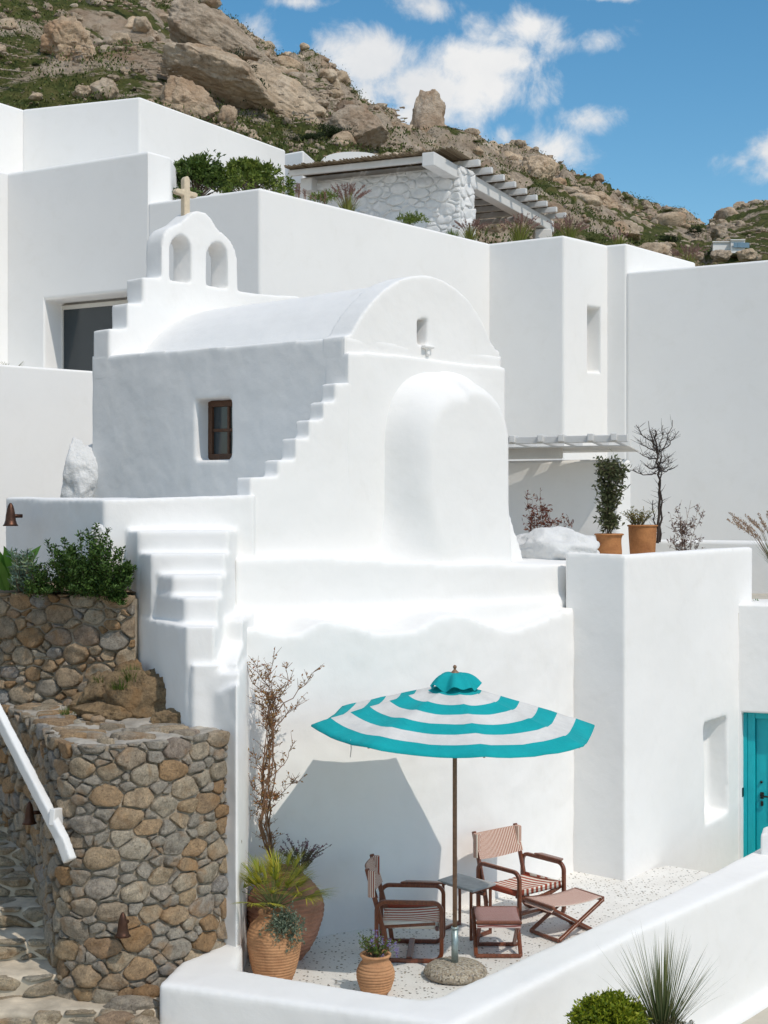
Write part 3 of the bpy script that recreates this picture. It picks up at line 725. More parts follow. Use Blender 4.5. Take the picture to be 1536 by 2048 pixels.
def lay_stones(name, cells, mp, mat, parent, gap=.010, bulge=.035, limit=300, n=14, seed=3):
    """one object per stone; past the limit the smallest are joined"""
    rnd = random.Random(seed); rows = []
    for poly, r in cells:
        p2 = inset(poly, gap * rnd.uniform(.6, 1.6))
        if len(p2) < 3: continue
        ar = abs(sum(p2[i][0] * p2[(i + 1) % len(p2)][1] - p2[(i + 1) % len(p2)][0] * p2[i][1] for i in range(len(p2))) / 2)
        if ar < .0007: continue
        rows.append((ar, p2))
    rows.sort(key=lambda q: -q[0]); rest = MB()
    for k, (ar, p2) in enumerate(rows):
        rg = rounded(p2, n); cx = sum(q[0] for q in rg) / n; cy = sum(q[1] for q in rg) / n
        sz = ar ** .5; b = min(bulge * rnd.uniform(.6, 1.5), sz * .4); tx, ty = rnd.uniform(-.22, .22), rnd.uniform(-.22, .22); sd = rnd.uniform(0, 99)
        vs = []
        for sc_, h in ((1.0, -.05), (1.0, b * .2), (.955, b * .74), (.80, b * .98), (.42, b * 1.04)):
            for (x, y) in rg:
                X, Y = cx + (x - cx) * sc_, cy + (y - cy) * sc_
                nz = mnoise.noise(Vector((X * 9 + sd, Y * 9, sd))) if h > 0 else 0
                rr = 1 + .13 * mnoise.noise(Vector((X * 26, Y * 26, sd + 5)))
                X, Y = cx + (X - cx) * rr, cy + (Y - cy) * rr
                vs.append(mp(X, Y, h + (nz * b * 1.0 + (X - cx) * tx + (Y - cy) * ty) * (1 if sc_ < .99 else .25) if h > 0 else h))
        vs.append(mp(cx, cy, b * 1.1))
        fs = [(i * n + j, i * n + (j + 1) % n, (i + 1) * n + (j + 1) % n, (i + 1) * n + j) for i in range(4) for j in range(n)]
        fs += [(4 * n + j, 4 * n + (j + 1) % n, 5 * n) for j in range(n)]
        if k < limit: MB().add(vs, fs).build(name, mat, parent, True)
        else: rest.add(vs, fs)
    if rest.v: tag(rest.build(name, mat, parent, True), kind='stuff')
def path_map(pts, z0, batter=0.0):
    """(u along a plan line, v up, d outward) -> point"""
    P_ = [Vector(p) for p in pts]; L = [0]
    for a, b in zip(P_, P_[1:]): L.append(L[-1] + (b - a).length)
    def nrm(i): d = P_[min(i + 1, len(P_) - 1)] - P_[max(i - 1, 0)]; d.normalize(); return Vector((d.y, -d.x))
    N = [nrm(i) for i in range(len(P_))]
    def mp(u, v, d):
        i = 0
        while i < len(L) - 2 and L[i + 1] < u: i += 1
        f = (u - L[i]) / max(1e-9, L[i + 1] - L[i]); p = P_[i].lerp(P_[i + 1], f) if 0 <= f <= 1 else P_[i] + (P_[i + 1] - P_[i]) * f
        n = N[i].lerp(N[i + 1], min(1, max(0, f))).normalized(); q = p + n * (d - v * batter); return (q.x, q.y, z0 + v)
    return mp, L[-1]
def smooth_path(pts, it=2):
    for _ in range(it):
        q = [pts[0]]
        for a, b in zip(pts, pts[1:]): q += [(a[0] * .75 + b[0] * .25, a[1] * .75 + b[1] * .25), (a[0] * .25 + b[0] * .75, a[1] * .25 + b[1] * .75)]
        pts = q + [pts[-1]]
    return pts

# ---- rounded stone bastion beside the patio
bast = thing('stone_wall', 'rounded rubble stone wall with cement top beside the lower steps, copper lamp on its face', 'stone wall', (-2.0, 11.4, 0))
bp_ = smooth_path([(-3.55, 13.4), (-3.12, 12.7), (-2.86, 12.15), (-2.66, 11.55), (-2.45, 11.16), (-2.15, 11.05), (-1.83, 11.24), (-1.52, 11.52), (-1.29, 11.84), (-1.22, 12.1)], 2)
ZB = -.75
bmap, bU = path_map(bp_, ZB, 0); BV = 2.11 - ZB
def b_in(u, v): return True
cells = rubble_cells(bU, BV, b_in, [(.100, .14), (.080, .4), (.062, .7), (.042, 1.0), (.026, .5)], 1.55, 11, 3000)
mb = MB(); NN = 90; core = [bmap(bU * i / (NN - 1), 0, -.014)[:2] for i in range(NN)]
inner = [(-1.40, 12.9), (-2.2, 13.2), (-3.3, 13.9)]
mb.prism(core + inner, ZB - .4, 2.09)
bc = mb.build('mortar', MORTAR, bast)
lay_stones('stone', cells, bmap, STONE, bast, .0065, .021, 290, 20, 5)
# cement top
mb = MB(); cap = [bmap(bU * i / 60, BV, -.03 + .035 * math.sin(i * 2.3) + .02 * math.sin(i * 5.1))[:2] for i in range(61)]
mb.prism(cap + inner, 2.03, [2.105 + .02 * math.sin(i * 1.7) for i in range(61)] + [2.15, 2.18, 2.16])
CEMENT = simple('cement_top', (.40, .365, .31), .92, .4, 5, .6, 50)
cp = mb.build('cement_top', CEMENT, bast); plaster_soft(cp, .028, 2, .05, .12)
# flat stones set in the cement top
mb_i = 0; rnd = random.Random(4)
for k in range(34):
    u = rnd.uniform(.3, bU - .2); d = -rnd.uniform(.08, .55); c = Vector(bmap(u, BV, d)); r = rnd.uniform(.05, .14); n = 11
    if c.x > -1.5 and c.y > 12.2: continue
    ph = rnd.uniform(0, 6); vs = []
    for sc_, h in ((1, -.02), (.93, .016), (.6, .024)):
        for j in range(n):
            a = 2 * PI * j / n; rr = r * sc_ * (1 + .25 * math.sin(2 * a + ph) + .1 * math.sin(5 * a))
            vs.append((c.x + rr * math.cos(a) * 1.2, c.y + rr * math.sin(a) * .8, 2.11 + h))
    vs.append((c.x, c.y, 2.137))
    fs = [(i * n + j, i * n + (j + 1) % n, (i + 1) * n + (j + 1) % n, (i + 1) * n + j) for i in range(2) for j in range(n)] + [(2 * n + j, 2 * n + (j + 1) % n, 3 * n) for j in range(n)]
    MB().add(vs, fs).build('top_stone', STONE, bast, True)

# ---- upper rubble wall of the planting bed
upw = thing('rubble_wall', 'rough rubble stone wall below the green shrubs, left of the plaster steps', 'stone wall', (-3.0, 13.2, 2.1))
up_ = smooth_path([(-4.6, 14.0), (-3.6, 13.45), (-2.9, 13.12), (-2.45, 12.98), (-2.22, 12.95)], 1)
umap, uU = path_map(up_, 1.9, 0)
cells = rubble_cells(uU, 1.24, lambda u, v: True, [(.115, .12), (.085, .3), (.062, .5), (.042, .7), (.028, .5)], 1.5, 23, 1500)
mb = MB(); core = [umap(uU * i / 24, 0, -.018)[:2] for i in range(25)]
mb.prism(core + [(-2.15, 13.5), (-3.0, 14.6), (-4.6, 15.6)], 1.8, 3.10)
mb.build('mortar', MORTAR, upw)
lay_stones('stone', cells, umap, STONE, upw, .0075, .028, 290, 20, 9)
mb = MB()
def bedf(u, v):
    a = Vector(umap(uU * u, 1.24, .01)); c = Vector((-2.25 - 2.6 * (1 - u), 13.3 + 2.3 * (1 - u), 3.12)); q_ = a.lerp(c, v)
    z = 3.15 + .05 * mnoise.noise(Vector((q_.x * 4, q_.y * 4, 0))) + .05 * v; return (q_.x, q_.y, z)
mb.grid(bedf, 50, 16)
tag(mb.build('planting_soil', SOIL, None, True), kind='structure')

# ---- brown rock outcrop on top of the bastion
def rock_mesh(name, r, seed, sub=4, rough=.35, flat=(1, 1, 1), cuts=5, cutd=.72, fine=.06):
    bm = bmesh.new(); bmesh.ops.create_icosphere(bm, subdivisions=sub, radius=1.0); rnd = random.Random(seed)
    pl = [(Vector((rnd.gauss(0, 1), rnd.gauss(0, 1), rnd.gauss(0, .7))).normalized(), rnd.uniform(cutd, cutd + .25)) for _ in range(cuts)]
    o3 = Vector((seed * 3.1, seed * 1.7, seed * .9))
    for v in bm.verts:
        q = v.co.normalized(); k = 1 + rough * mnoise.noise(q * 1.3 + o3) + rough * .5 * mnoise.noise(q * 3.1 + o3)
        q = q * k
        for n, d in pl:
            e = q.dot(n) - d
            if e > 0: q -= n * e * .88
        q += q.normalized() * fine * (mnoise.noise(q * 7 + o3) + .6 * abs(mnoise.noise(q * 14 + o3)))
        v.co = Vector((q.x * r * flat[0], q.y * r * flat[1], q.z * r * flat[2]))
    me = bpy.data.meshes.new(name); bm.to_mesh(me); bm.free(); me.polygons.foreach_set('use_smooth', [True] * len(me.polygons)); return me
ROCKB = granite('brown_rock', [(.33, .23, .13), (.36, .26, .155), (.30, .21, .12)], .9, 1.0, .8)
oc = thing('rock_outcrop', 'brown weathered rock between the rubble wall and the plaster steps', 'rock', (-1.95, 12.6, 2.1))
for (px, py, D, r, fl, sd) in ((290, 1400, 12.55, .33, (1.0, .6, .75), 3), (345, 1440, 12.25, .2, (1.1, .6, .6), 5), (225, 1428, 12.5, .21, (1.3, .7, .55), 8), (262, 1360, 12.75, .22, (.8, .6, .8), 12), (320, 1385, 12.65, .2, (.9, .5, .9), 15), (215, 1390, 12.8, .26, (1.0, .6, .7), 17), (180, 1415, 12.85, .2, (1, .7, .7), 19), (385, 1460, 12.1, .13, (1.3, .7, .5), 22)):
    me = rock_mesh('rock_mass', r, sd, 4, .5, fl, 9, .6, .16); me.transform(Matrix.Translation(P(px, py, D))); link_mesh('rock_mass', me, ROCKB, oc)
for (px, py, D, r, sd) in ((178, 1440, 12.2, .045, 31), (196, 1447, 12.1, .05, 32)):
    me = rock_mesh('loose_stone', r, sd, 2, .4, (1.3, 1, .7), 3, .8, .03); me.transform(Matrix.Translation((P(px, py, D).x, D, 2.15)))
    o = link_mesh('loose_stone', me, STONE); tag(o, 'small loose stone lying on the cement top in front of the rock' if sd == 31 else 'pale flat loose stone lying next to a reddish one on the cement top', 'stone', 'loose stones on the wall')

# ---- lower stone steps running up beside the bastion
STEPST = granite('step_stone', [(.54,.44,.30), (.57,.48,.35), (.50,.39,.26), (.50,.46,.38), (.60,.50,.36)], .9, .6)
STEPC = simple('pale_cement', (.60, .52, .40), .92, .35, 4, .6, 40)
steps = thing('stone_steps', 'rough stone steps with cement joints climbing beside the rounded wall', 'steps', (-3.2, 11.5, 0))
rnd = random.Random(12)
for k in range(-2, 10):
    D = 10.85 + .385 * k; z = .13 + .155 * k
    xl, xr = -5.2, min(-1.7, np.interp(D, [10.0, 11.0, 11.4, 12.2, 13.4, 14.5], [-1.5, -1.75, -2.35, -2.78, -3.35, -3.8]))
    mb = MB(); n = 26; ns = []
    for i in range(n):
        x = xl + (xr - xl) * i / (n - 1); y = D + .05 * mnoise.noise(Vector((x * 3, k * 5.0, 0))) + .03 * mnoise.noise(Vector((x * 9, k * 5.0, 4))) + .10 * max(0, (x + 2.6)) 
        ns.append((x, y))
    mb.prism(ns + [(xr, D + .75), (xl, D + .75)], z - .45, [z + .015 * mnoise.noise(Vector((p_[0] * 5, k, 9))) for p_ in ns] + [z + .01, z + .01])
    o = mb.build('step', STEPC, steps); plaster_soft(o, .03, 2, .035, .15)
    # stones set in riser and tread
    smap = lambda u, v, d, ns=ns, z=z, xl=xl, xr=xr: (xl + u, float(np.interp(xl + u, [q[0] for q in ns], [q[1] for q in ns])) - d, z - .15 + v)
    cells = rubble_cells(xr - xl, .17, lambda u, v: True, [(.10, .6), (.06, .4)], 2.2, 50 + k, 260)
    if k >= 0: lay_stones('riser_stone', cells, smap, STEPST, steps, .012, .030, 60, 14, k + 40)
    tmap = lambda u, v, d, ns=ns, z=z, xl=xl: (xl + u, float(np.interp(xl + u, [q[0] for q in ns], [q[1] for q in ns])) + .03 + v, z + d * .45 + .002)
    cells = rubble_cells(xr - xl, .36, lambda u, v: True, [(.15, .4), (.10, .4)], 1.6, 80 + k, 120)
    cells = [c_ for c_ in cells if rnd.random() < .38]
    if k >= 0: lay_stones('tread_stone', cells, tmap, STEPST, steps, .025, .02, 40, 14, k + 70)
# foot of the bastion: rough rock ledge
mb = MB()
def foot(u, v):
    q_ = bmap(bU * (.52 + .44 * u), 0, -.03 + .26 * v); zz = np.interp(u, [0, .25, .45, .75, 1], [.10, .04, .02, -.02, -.05]) - .25 * v + .05 * mnoise.noise(Vector((u * 30, v * 4, 1))) - (.8 if v > .97 else 0)
    return (q_[0], q_[1], float(zz))
mb.grid(foot, 80, 12); ft = mb.build('ledge', STEPC, steps, True)
for (px, py, D, r, sd, fl) in ((200, 1985, 11.15, .12, 61, (1.3, .7, .6)), (262, 2010, 11.0, .14, 62, (1.4, .7, .5)), (232, 2040, 10.75, .13, 63, (1.3, .8, .5)), (290, 1985, 11.2, .09, 64, (1.2, .8, .6)), (160, 1930, 11.35, .09, 65, (1.3, .8, .6)), (285, 2045, 10.7, .1, 66, (1.3, .8, .5))):
    me = rock_mesh('ledge_stone', r, sd, 3, .35, fl, 4, .75, .04); me.transform(Matrix.Translation(P(px, py, D))); link_mesh('ledge_stone', me, STONE, steps)
# lower landing
mb = MB(); mb.prism([(-5.5, 8.5), (-1.5, 8.5), (-1.5, 11.2), (-2.2, 11.2), (-5.5, 10.8)], -1.4, -.30); tag(mb.build('lower_landing', STEPC), kind='structure')

# ---- white handrail over the steps
rail = thing('handrail', 'thick white handrail slanting down over the stone steps', 'handrail', (-2.6, 11.2, 1.2))
a = P(-60, 1330, 12.15); b_ = P(141, 1722, 11.0)
mb = MB(); mb.beam(P(-60, 1318, 12.15), P(125, 1680, 11.05), .07, .105); mb.beam(P(124, 1677, 11.05), P(140, 1722, 11.0), .07, .10)
WHITEP = simple('white_paint', (.79, .79, .775), .55, .03, 4)
o = mb.build('rail', WHITEP, rail); o.modifiers.new('r', 'REMESH').mode = 'VOXEL'; o.modifiers['r'].voxel_size = .012; s_ = o.modifiers.new('s', 'SMOOTH'); s_.iterations = 4; apply_mods(o); o.data.polygons.foreach_set('use_smooth', [True] * len(o.data.polygons))
mb = MB(); q = P(108, 1640, 11.1); mb.beam(q + Vector((-.02, 0, .02)), q + Vector((.09, .30, -.02)), .05, .13); bevel(mb.build('bracket', WHITEP, rail), .01, 2)

# ---- bell-shaped copper wall lamps
COPPER = simple('aged_copper', (.10, .05, .033), .45, .3, 25, .15, 60, metal=.85)
def lamp(px, py, D, nrm_, label, s=1.0):
    c = P(px, py, D); n = Vector(nrm_).normalized(); sd = n.cross(Vector((0, 0, 1))).normalized()
    th = thing('wall_lamp', label, 'lamp', tuple(c), 'copper bell-shaped wall lamps')
    mb = MB()
    prof = [(.006, .115), (.014, .105), (.022, .09), (.030, .06), (.037, .02), (.041, -.02), (.050, -.05), (.062, -.066), (.057, -.067), (.045, -.05), (.036, -.02), (.03, .02), (.02, .07)]
    def f(u, v):
        i = v * (len(prof) - 1); k = min(int(i), len(prof) - 2); f_ = i - k; r = prof[k][0] * (1 - f_) + prof[k + 1][0] * f_; z = prof[k][1] * (1 - f_) + prof[k + 1][1] * f_
        a = 2 * PI * u; return c + (sd * math.cos(a) * r + n * (math.sin(a) * r + .045) + Vector((0, 0, z + .02))) * s
    mb.grid(f, 20, len(prof), closed_u=True); mb.build('shade', COPPER, th, True)
    mb = MB(); mb.tube([c - n * .05 * s + Vector((0, 0, .04)), c + n * .05 * s + Vector((0, 0, .04))], .016 * s, 10); mb.build('mount', COPPER, th, True)
    return th
lamp(250, 1857, 11.02, (-.2, -1, 0), 'copper bell-shaped lamp on the front of the rounded stone wall')
lamp(32, 1040, 14.32, (-.8, -.6, 0), 'copper bell-shaped lamp on the shaded white garden wall', 1.25)
lamp(70, 1635, 11.95, (-.9, -.35, 0), 'copper bell-shaped lamp behind the white handrail on the stone wall')
# ================================================================ furniture on the patio
WOOD = None
m, t, b, l = nmat('mahogany'); tcn = t.nodes.new('ShaderNodeTexCoord')
mp_ = t.nodes.new('ShaderNodeMapping'); mp_.inputs['Scale'].default_value = (3, 3, 1); l.new(tcn.outputs['Object'], mp_.inputs[0])
l.new(ramp(t, tex_noise(t, 16, 6, .6, mp_.outputs[0], 1.2), [(.25, (.07, .018, .008)), (.5, (.165, .045, .017)), (.8, (.27, .085, .034))]), b.inputs['Base Color'])
b.inputs['Roughness'].default_value = .33; b.inputs['Coat Weight'].default_value = .3; b.inputs['Coat Roughness'].default_value = .2; WOOD = m
def stripes(name, axis, period, duty, ca, cb_, wob=.0, dark=None):
    m, t, b, l = nmat(name); tc_ = t.nodes.new('ShaderNodeTexCoord'); s = t.nodes.new('ShaderNodeSeparateXYZ'); l.new(tc_.outputs['Object'], s.inputs[0])
    u = s.outputs[axis] if axis < 3 else fmath(t, 'ADD', s.outputs[0], s.outputs[1])
    if wob: u = fmath(t, 'ADD', u, fmath(t, 'MULTIPLY', tex_noise(t, 9, 2, .5, tc_.outputs['Object']), wob))
    f = fmath(t, 'FRACT', fmath(t, 'MULTIPLY', u, 1 / period))
    k = fmath(t, 'LESS_THAN', f, duty)
    wv = tex_noise(t, 260, 2, .5, tc_.outputs['Object'])
    c = mixrgb(t, k, cb_, ca); c = mixrgb(t, .35, c, ramp(t, wv, [(.3, (.7, .7, .7)), (.7, (1.15, 1.15, 1.15))]), 'MULTIPLY')
    l.new(c, b.inputs['Base Color']); b.inputs['Roughness'].default_value = .9; b.inputs['Specular IOR Level'].default_value = .15
    n0 = bump(t, tex_noise(t, 14, 4, .5, tc_.outputs['Object']), b, .3, .02); bump(t, wv, b, .3, .003, n0)
    return m
RED, CRM = (.38, .085, .05), (.78, .72, .62)
SEAT = stripes('wide_striped_fabric', 0, .062, .52, RED, CRM, .012)
BACK = stripes('narrow_striped_fabric', 0, .0185, .5, (.34, .095, .06), (.76, .66, .55), .002)
BACKY = stripes('narrow_striped_sleeve', 3, .0185, .5, (.34, .095, .06), (.76, .66, .55), .002)
FOOT = stripes('pinstriped_fabric', 1, .0165, .5, (.34, .09, .065), (.76, .65, .55), .002)
def rr_loop(x, y0, y1, z0, z1, r, n=6):
    """rounded rectangle in the plane x = const"""
    pts = []
    for cy, cz, a0 in ((y1 - r, z1 - r, 0), (y0 + r, z1 - r, 90), (y0 + r, z0 + r, 180), (y1 - r, z0 + r, 270)):
        for i in range(n + 1): a = math.radians(a0 + 90 * i / n); pts.append(Vector((x, cy + r * math.cos(a), cz + r * math.sin(a))))
    return pts
def loop_bar(mb, pts, w, h):
    """rectangular section bar swept round a closed loop in a plane x = const"""
    n = len(pts); c = sum(pts, Vector()) / n; vs = []
    for i, p in enumerate(pts):
        d = (pts[(i + 1) % n] - pts[i - 1]).normalized(); o = Vector((1, 0, 0)).cross(d).normalized()
        if o.dot(p - c) < 0: o = -o
        vs += [p + Vector((-w / 2, 0, 0)) + o * h / 2, p + Vector((w / 2, 0, 0)) + o * h / 2, p + Vector((w / 2, 0, 0)) - o * h / 2, p + Vector((-w / 2, 0, 0)) - o * h / 2]
    fs = [(i * 4 + k, i * 4 + (k + 1) % 4, ((i + 1) % n) * 4 + (k + 1) % 4, ((i + 1) % n) * 4 + k) for i in range(n) for k in range(4)]
    return mb.add(vs, fs)
def sheet(mb, fn, nu, nv, th=.006):
    g0 = MB().grid(lambda u, v: fn(u, v), nu, nv); k = len(g0.v)
    vs = g0.v + [tuple(Vector(q) - Vector((0, 0, th))) for q in g0.v]
    fs = list(g0.f) + [tuple(i + k for i in reversed(f)) for f in g0.f]
    edge = [i for i in range(nu)] + [j * nu + nu - 1 for j in range(1, nv)] + [(nv - 1) * nu + i for i in range(nu - 2, -1, -1)] + [j * nu for j in range(nv - 2, 0, -1)]
    for i in range(len(edge)): a, b_ = edge[i], edge[(i + 1) % len(edge)]; fs.append((a, b_, b_ + k, a + k))
    return mb.add(vs, fs)
def make_chair(label, W=.56, L=.56, H=.52, sag=.02):
    c = thing('safari_chair', label, 'chair', (0, 0, 0), 'wood and striped canvas armchairs on the patio')
    for s in (-1, 1):
        x = s * W / 2
        mb = MB(); loop_bar(mb, rr_loop(x, -L / 2, L / 2, .02, H, .075), .034, .036); bevel(mb.build('side_frame', WOOD, c, local=True), .007, 2)
        mb = MB(); mb.beam((x * .93, L / 2 - .09, .14), (x * .93, L / 2 + .085, .80), .03, .042, (0, 1, 0)); mb.beam((x * .93, L / 2 - .10, .02), (x * .93, L / 2 - .06, .3), .028, .04, (0, 1, 0))
        bevel(mb.build('back_post', WOOD, c, local=True), .008, 2)
        mb = MB(); mb.beam((x * .9, -L / 2 + .05, .335), (x * .9, L / 2 - .05, .30), .03, .035); bevel(mb.build('seat_rail', WOOD, c, local=True), .006, 2)
    mb = MB(); mb.beam((-W / 2, 0, .035), (W / 2, 0, .035), .05, .03); bevel(mb.build('stretcher', WOOD, c, local=True), .006, 2)
    mb = MB()
    for i in range(8):
        a0, a1 = i / 8, (i + 1) / 8; f = lambda s_: Vector(((s_ - .5) * W, -L / 2 + .04, .30 - .06 * math.sin(PI * s_))); mb.beam(f(a0), f(a1), .028, .04)
    bevel(mb.build('front_rail', WOOD, c, local=True), .005, 1)
    mb = MB(); aw = W / 2
    mb.prism([(aw - .03, -L / 2 + .0), (aw + .04, -L / 2 + .04), (aw + .05, L / 2 - .22), (aw - .02, L / 2 - .17)], H + .018, H + .036); bevel(mb.build('arm_board', WOOD, c, local=True), .008, 2)
    mb = MB(); sheet(mb, lambda u, v: ((u - .5) * (W - .03), (v - .5) * (L - .05) - .01, .355 - .03 * v - sag * math.sin(PI * u) - .01 * math.sin(PI * v)), 14, 12, .012)
    for s in (-1, 1): mb.box((s * (W / 2 - .02), -.01, .32), (.012, L - .08, .06))
    mb.box((0, -L / 2 + .02, .325), (W - .05, .010, .055))
    st_ = mb.build('seat', SEAT, c, True, local=True)
    def bk(u, v):
        x = (u - .5) * (W * .93 + .03); y = L / 2 + .005 + .075 * v; bow = .055 * math.sin(PI * u); z = .55 + .235 * v - (.03 * math.sin(PI * u)) * (1 - v) - .015 * math.sin(PI * u) * v
        return (x, y + bow - .02, z)
    g0 = MB().grid(bk, 16, 8); k = len(g0.v); mb = MB()
    mb.add(g0.v + [(q[0], q[1] + .010, q[2]) for q in g0.v], g0.f + [tuple(i + k for i in reversed(f)) for f in g0.f])
    bko = mb.build('backrest', BACK, c, True, local=True)
    for s in (-1, 1):
        mb = MB(); x = s * W / 2 * .93; mb.box((x, L / 2 + .045, .67), (.05, .062, .235)); o = mb.build('sleeve', BACKY, bko, local=True); bevel(o, .01, 2)
    return c
ch1 = make_chair('safari armchair shaded by the parasol, standing side-on left of the pole')
ch1.location = (.235, 12.76, 0); ch1.rotation_euler.z = math.radians(86)
ch2 = make_chair('sunlit safari armchair facing forward right of the parasol pole', .60, .55)
ch2.location = (1.31, 13.86, 0); ch2.rotation_euler.z = math.radians(40)

def make_stool(label, L, W, H, fab, rot, loc):
    c = thing('folding_stool', label, 'stool', (0, 0, 0), 'folding footstools with striped canvas')
    # X legs at both ends, long direction = x
    for s in (-1, 1):
        y = s * (W / 2 - .02); o_ = .014 * (1 if s > 0 else -1)
        for d in (-1, 1):
            mb = MB(); mb.beam((d * L / 2, y + o_ * d, H - .02), (-d * (L / 2 - .06), y + o_ * d, .02), .026, .036, (0, 1, 0)); bevel(mb.build('leg', WOOD, c, local=True), .007, 2)
    for d in (-1, 1):
        mb = MB(); mb.beam((d * L / 2, -W / 2 + .0, H - .01), (d * L / 2, W / 2, H - .01), .03, .03); mb2 = mb.build('top_rail', WOOD, c, local=True); bevel(mb2, .01, 2)
        mb = MB(); mb.beam((d * (L / 2 - .06), -W / 2 + .0, .02), (d * (L / 2 - .06), W / 2, .02), .034, .03); bevel(mb.build('floor_rail', WOOD, c, local=True), .008, 2)
    mb = MB()
    def f(u, v):
        x = (u - .5) * (L + .035); z = H + .012 - .028 * math.sin(PI * u) ** .8
        if u < .04: z = H - .045; x = -(L / 2 + .02)
        if u > .96: z = H - .045; x = (L / 2 + .02)
        return (x, (v - .5) * (W - .02), z)
    sheet(mb, f, 30, 8, .006); mb.build('canvas', fab, c, True, local=True)
    c.location = loc; c.rotation_euler.z = rot; return c
FOOTX = stripes('pinstriped_canvas', 1, .0165, .5, (.34, .09, .065), (.76, .65, .55), .002)
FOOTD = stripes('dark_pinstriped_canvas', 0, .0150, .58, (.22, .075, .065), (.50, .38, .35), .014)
make_stool('sunlit folding stool with pinstriped canvas in front of the right armchair', .60, .40, .335, FOOTX, math.atan2(.56, .82), (1.66, 13.33, 0))
make_stool('folding stool with dusky striped canvas next to the parasol pole', .46, .40, .335, FOOTD, math.radians(90), (.995, 12.78, 0))

# small side table
SLATE = simple('grey_tabletop', (.36, .36, .35), .6, .2, 12, .15, 70)
tb = thing('side_table', 'small side table with grey stone top behind the parasol pole', 'table', (.757, 13.38, 0), None)
cs = [Vector((.496, 13.44)), Vector((.698, 13.68)), Vector((1.03, 13.32)), Vector((.80, 13.06))]
mb = MB(); mb.prism(cs, .445, .468); bevel(mb.build('tabletop', SLATE, tb), .006, 2)
for a, b_ in ((cs[0], cs[1]), (cs[3], cs[2])):
    d = (b_ - a).normalized(); ctr = sum(cs, Vector((0, 0))) / 4; inw = (ctr - (a + b_) / 2).normalized() * .05
    a2, b2 = a + d * .03 + inw, b_ - d * .03 + inw
    mb = MB()
    for q in (a2, b2): mb.beam((q.x, q.y, .0), (q.x, q.y, .445), .028, .032)
    mb.beam((a2.x, a2.y, .018), (b2.x, b2.y, .018), .03, .034); mb.beam((a2.x, a2.y, .43), (b2.x, b2.y, .43), .026, .026)
    bevel(mb.build('leg_frame', WOOD, tb), .006, 2)
mb = MB(); m0 = (cs[0] + cs[1]) / 2; m1 = (cs[3] + cs[2]) / 2; mb.beam((m0.x, m0.y, .40), (m1.x, m1.y, .40), .03, .03); bevel(mb.build('rail', WOOD, tb), .005, 2)

# ---------------------------------------------------------------- parasol
UX, UY = .592, 12.12
par_ = thing('parasol', 'octagonal turquoise and white striped parasol on a wooden pole', 'parasol', (UX, UY, 0))
def cloth(name, col):
    m, t, b, l = nmat(name); p = t.nodes.new('ShaderNodeTexCoord').outputs['Object']
    c = mixrgb(t, .5, ramp(t, tex_noise(t, 5, 6, .65, p), [(.3, tuple(q * .82 for q in col)), (.7, col)]), ramp(t, tex_noise(t, 220, 2, .5, p), [(.3, (.85, .85, .85)), (.7, (1.08, 1.08, 1.08))]), 'MULTIPLY')
    l.new(c, b.inputs['Base Color']); b.inputs['Roughness'].default_value = .85; b.inputs['Specular IOR Level'].default_value = .2
    n0 = bump(t, tex_noise(t, 7, 5, .55, p, .6), b, .35, .05); bump(t, tex_noise(t, 200, 2, .5, p), b, .15, .003, n0)
    tr = t.nodes.new('ShaderNodeBsdfTranslucent'); tr.inputs[0].default_value = (*col, 1); mx = t.nodes.new('ShaderNodeMixShader'); mx.inputs[0].default_value = .14
    out = t.nodes['Material Output']; l.new(b.outputs[0], mx.inputs[1]); l.new(tr.outputs[0], mx.inputs[2]); l.new(mx.outputs[0], out.inputs[0]); return m
TEALC, WHITEC = cloth('turquoise_canvas', (.01, .43, .46)), cloth('white_canvas', (.80, .79, .76))
CR, CZ, CH = 1.205, 2.115, .34
A0 = math.radians(-8)
bnd = [.0, .10, .19, .325, .46, .595, .73, .865, 1.0]
tilt = math.radians(2.2)
def canopy(r, a):
    """r 0..1 (1 = rim), a angle from +x towards the camera"""
    k = (a - A0) / (PI / 4); f = k - math.floor(k); a_l = A0 + math.floor(k) * PI / 4
    p0 = Vector((math.cos(a_l), -math.sin(a_l))); p1 = Vector((math.cos(a_l + PI / 4), -math.sin(a_l + PI / 4)))
    q = p0.lerp(p1, f) * (r * CR); s = math.sin(PI * f)
    h = CH * (1 - r) ** .96 - .070 * s ** .8 * r * (1 - r * .50) - .010 * r * r
    h += .006 * mnoise.noise(Vector((q.x * 7, q.y * 7, 3)))
    y = q.y; z = h + y * math.sin(tilt) - q.x * .028
    return (UX + q.x, UY + y, CZ + z)
mb = MB(); NS = 64; ring = []
for i in range(len(bnd) - 1):
    sub = 3
    for j in range(sub + (1 if i == len(bnd) - 2 else 0)): ring.append((bnd[i] + (bnd[i + 1] - bnd[i]) * j / sub, i))
vs = [canopy(max(r, .012), A0 + 2 * PI * k / NS) for r, _ in ring for k in range(NS)]
mats = [0, 0, 1, 0, 1, 0, 1, 0]   # from the apex outwards
mats = [0, 1, 1, 0, 1, 0, 1, 0]
mats = [0, 0, 1, 0, 1, 0, 1, 0]
for i in range(len(ring) - 1):
    mi = mats[min(ring[i][1], 7)]
    mb.f += [(i * NS + k, i * NS + (k + 1) % NS, (i + 1) * NS + (k + 1) % NS, (i + 1) * NS + k) for k in range(NS)]; mb.m += [mi] * NS
mb.v = vs
# valance turned down at the rim
n0 = len(mb.v); last = (len(ring) - 1) * NS
mb.v += [(v[0], v[1], v[2] - .014) for v in vs[last:last + NS]]
mb.f += [(last + k, last + (k + 1) % NS, n0 + (k + 1) % NS, n0 + k) for k in range(NS)]; mb.m += [0] * NS
can = mb.build('canopy', [TEALC, WHITEC], par_, True)
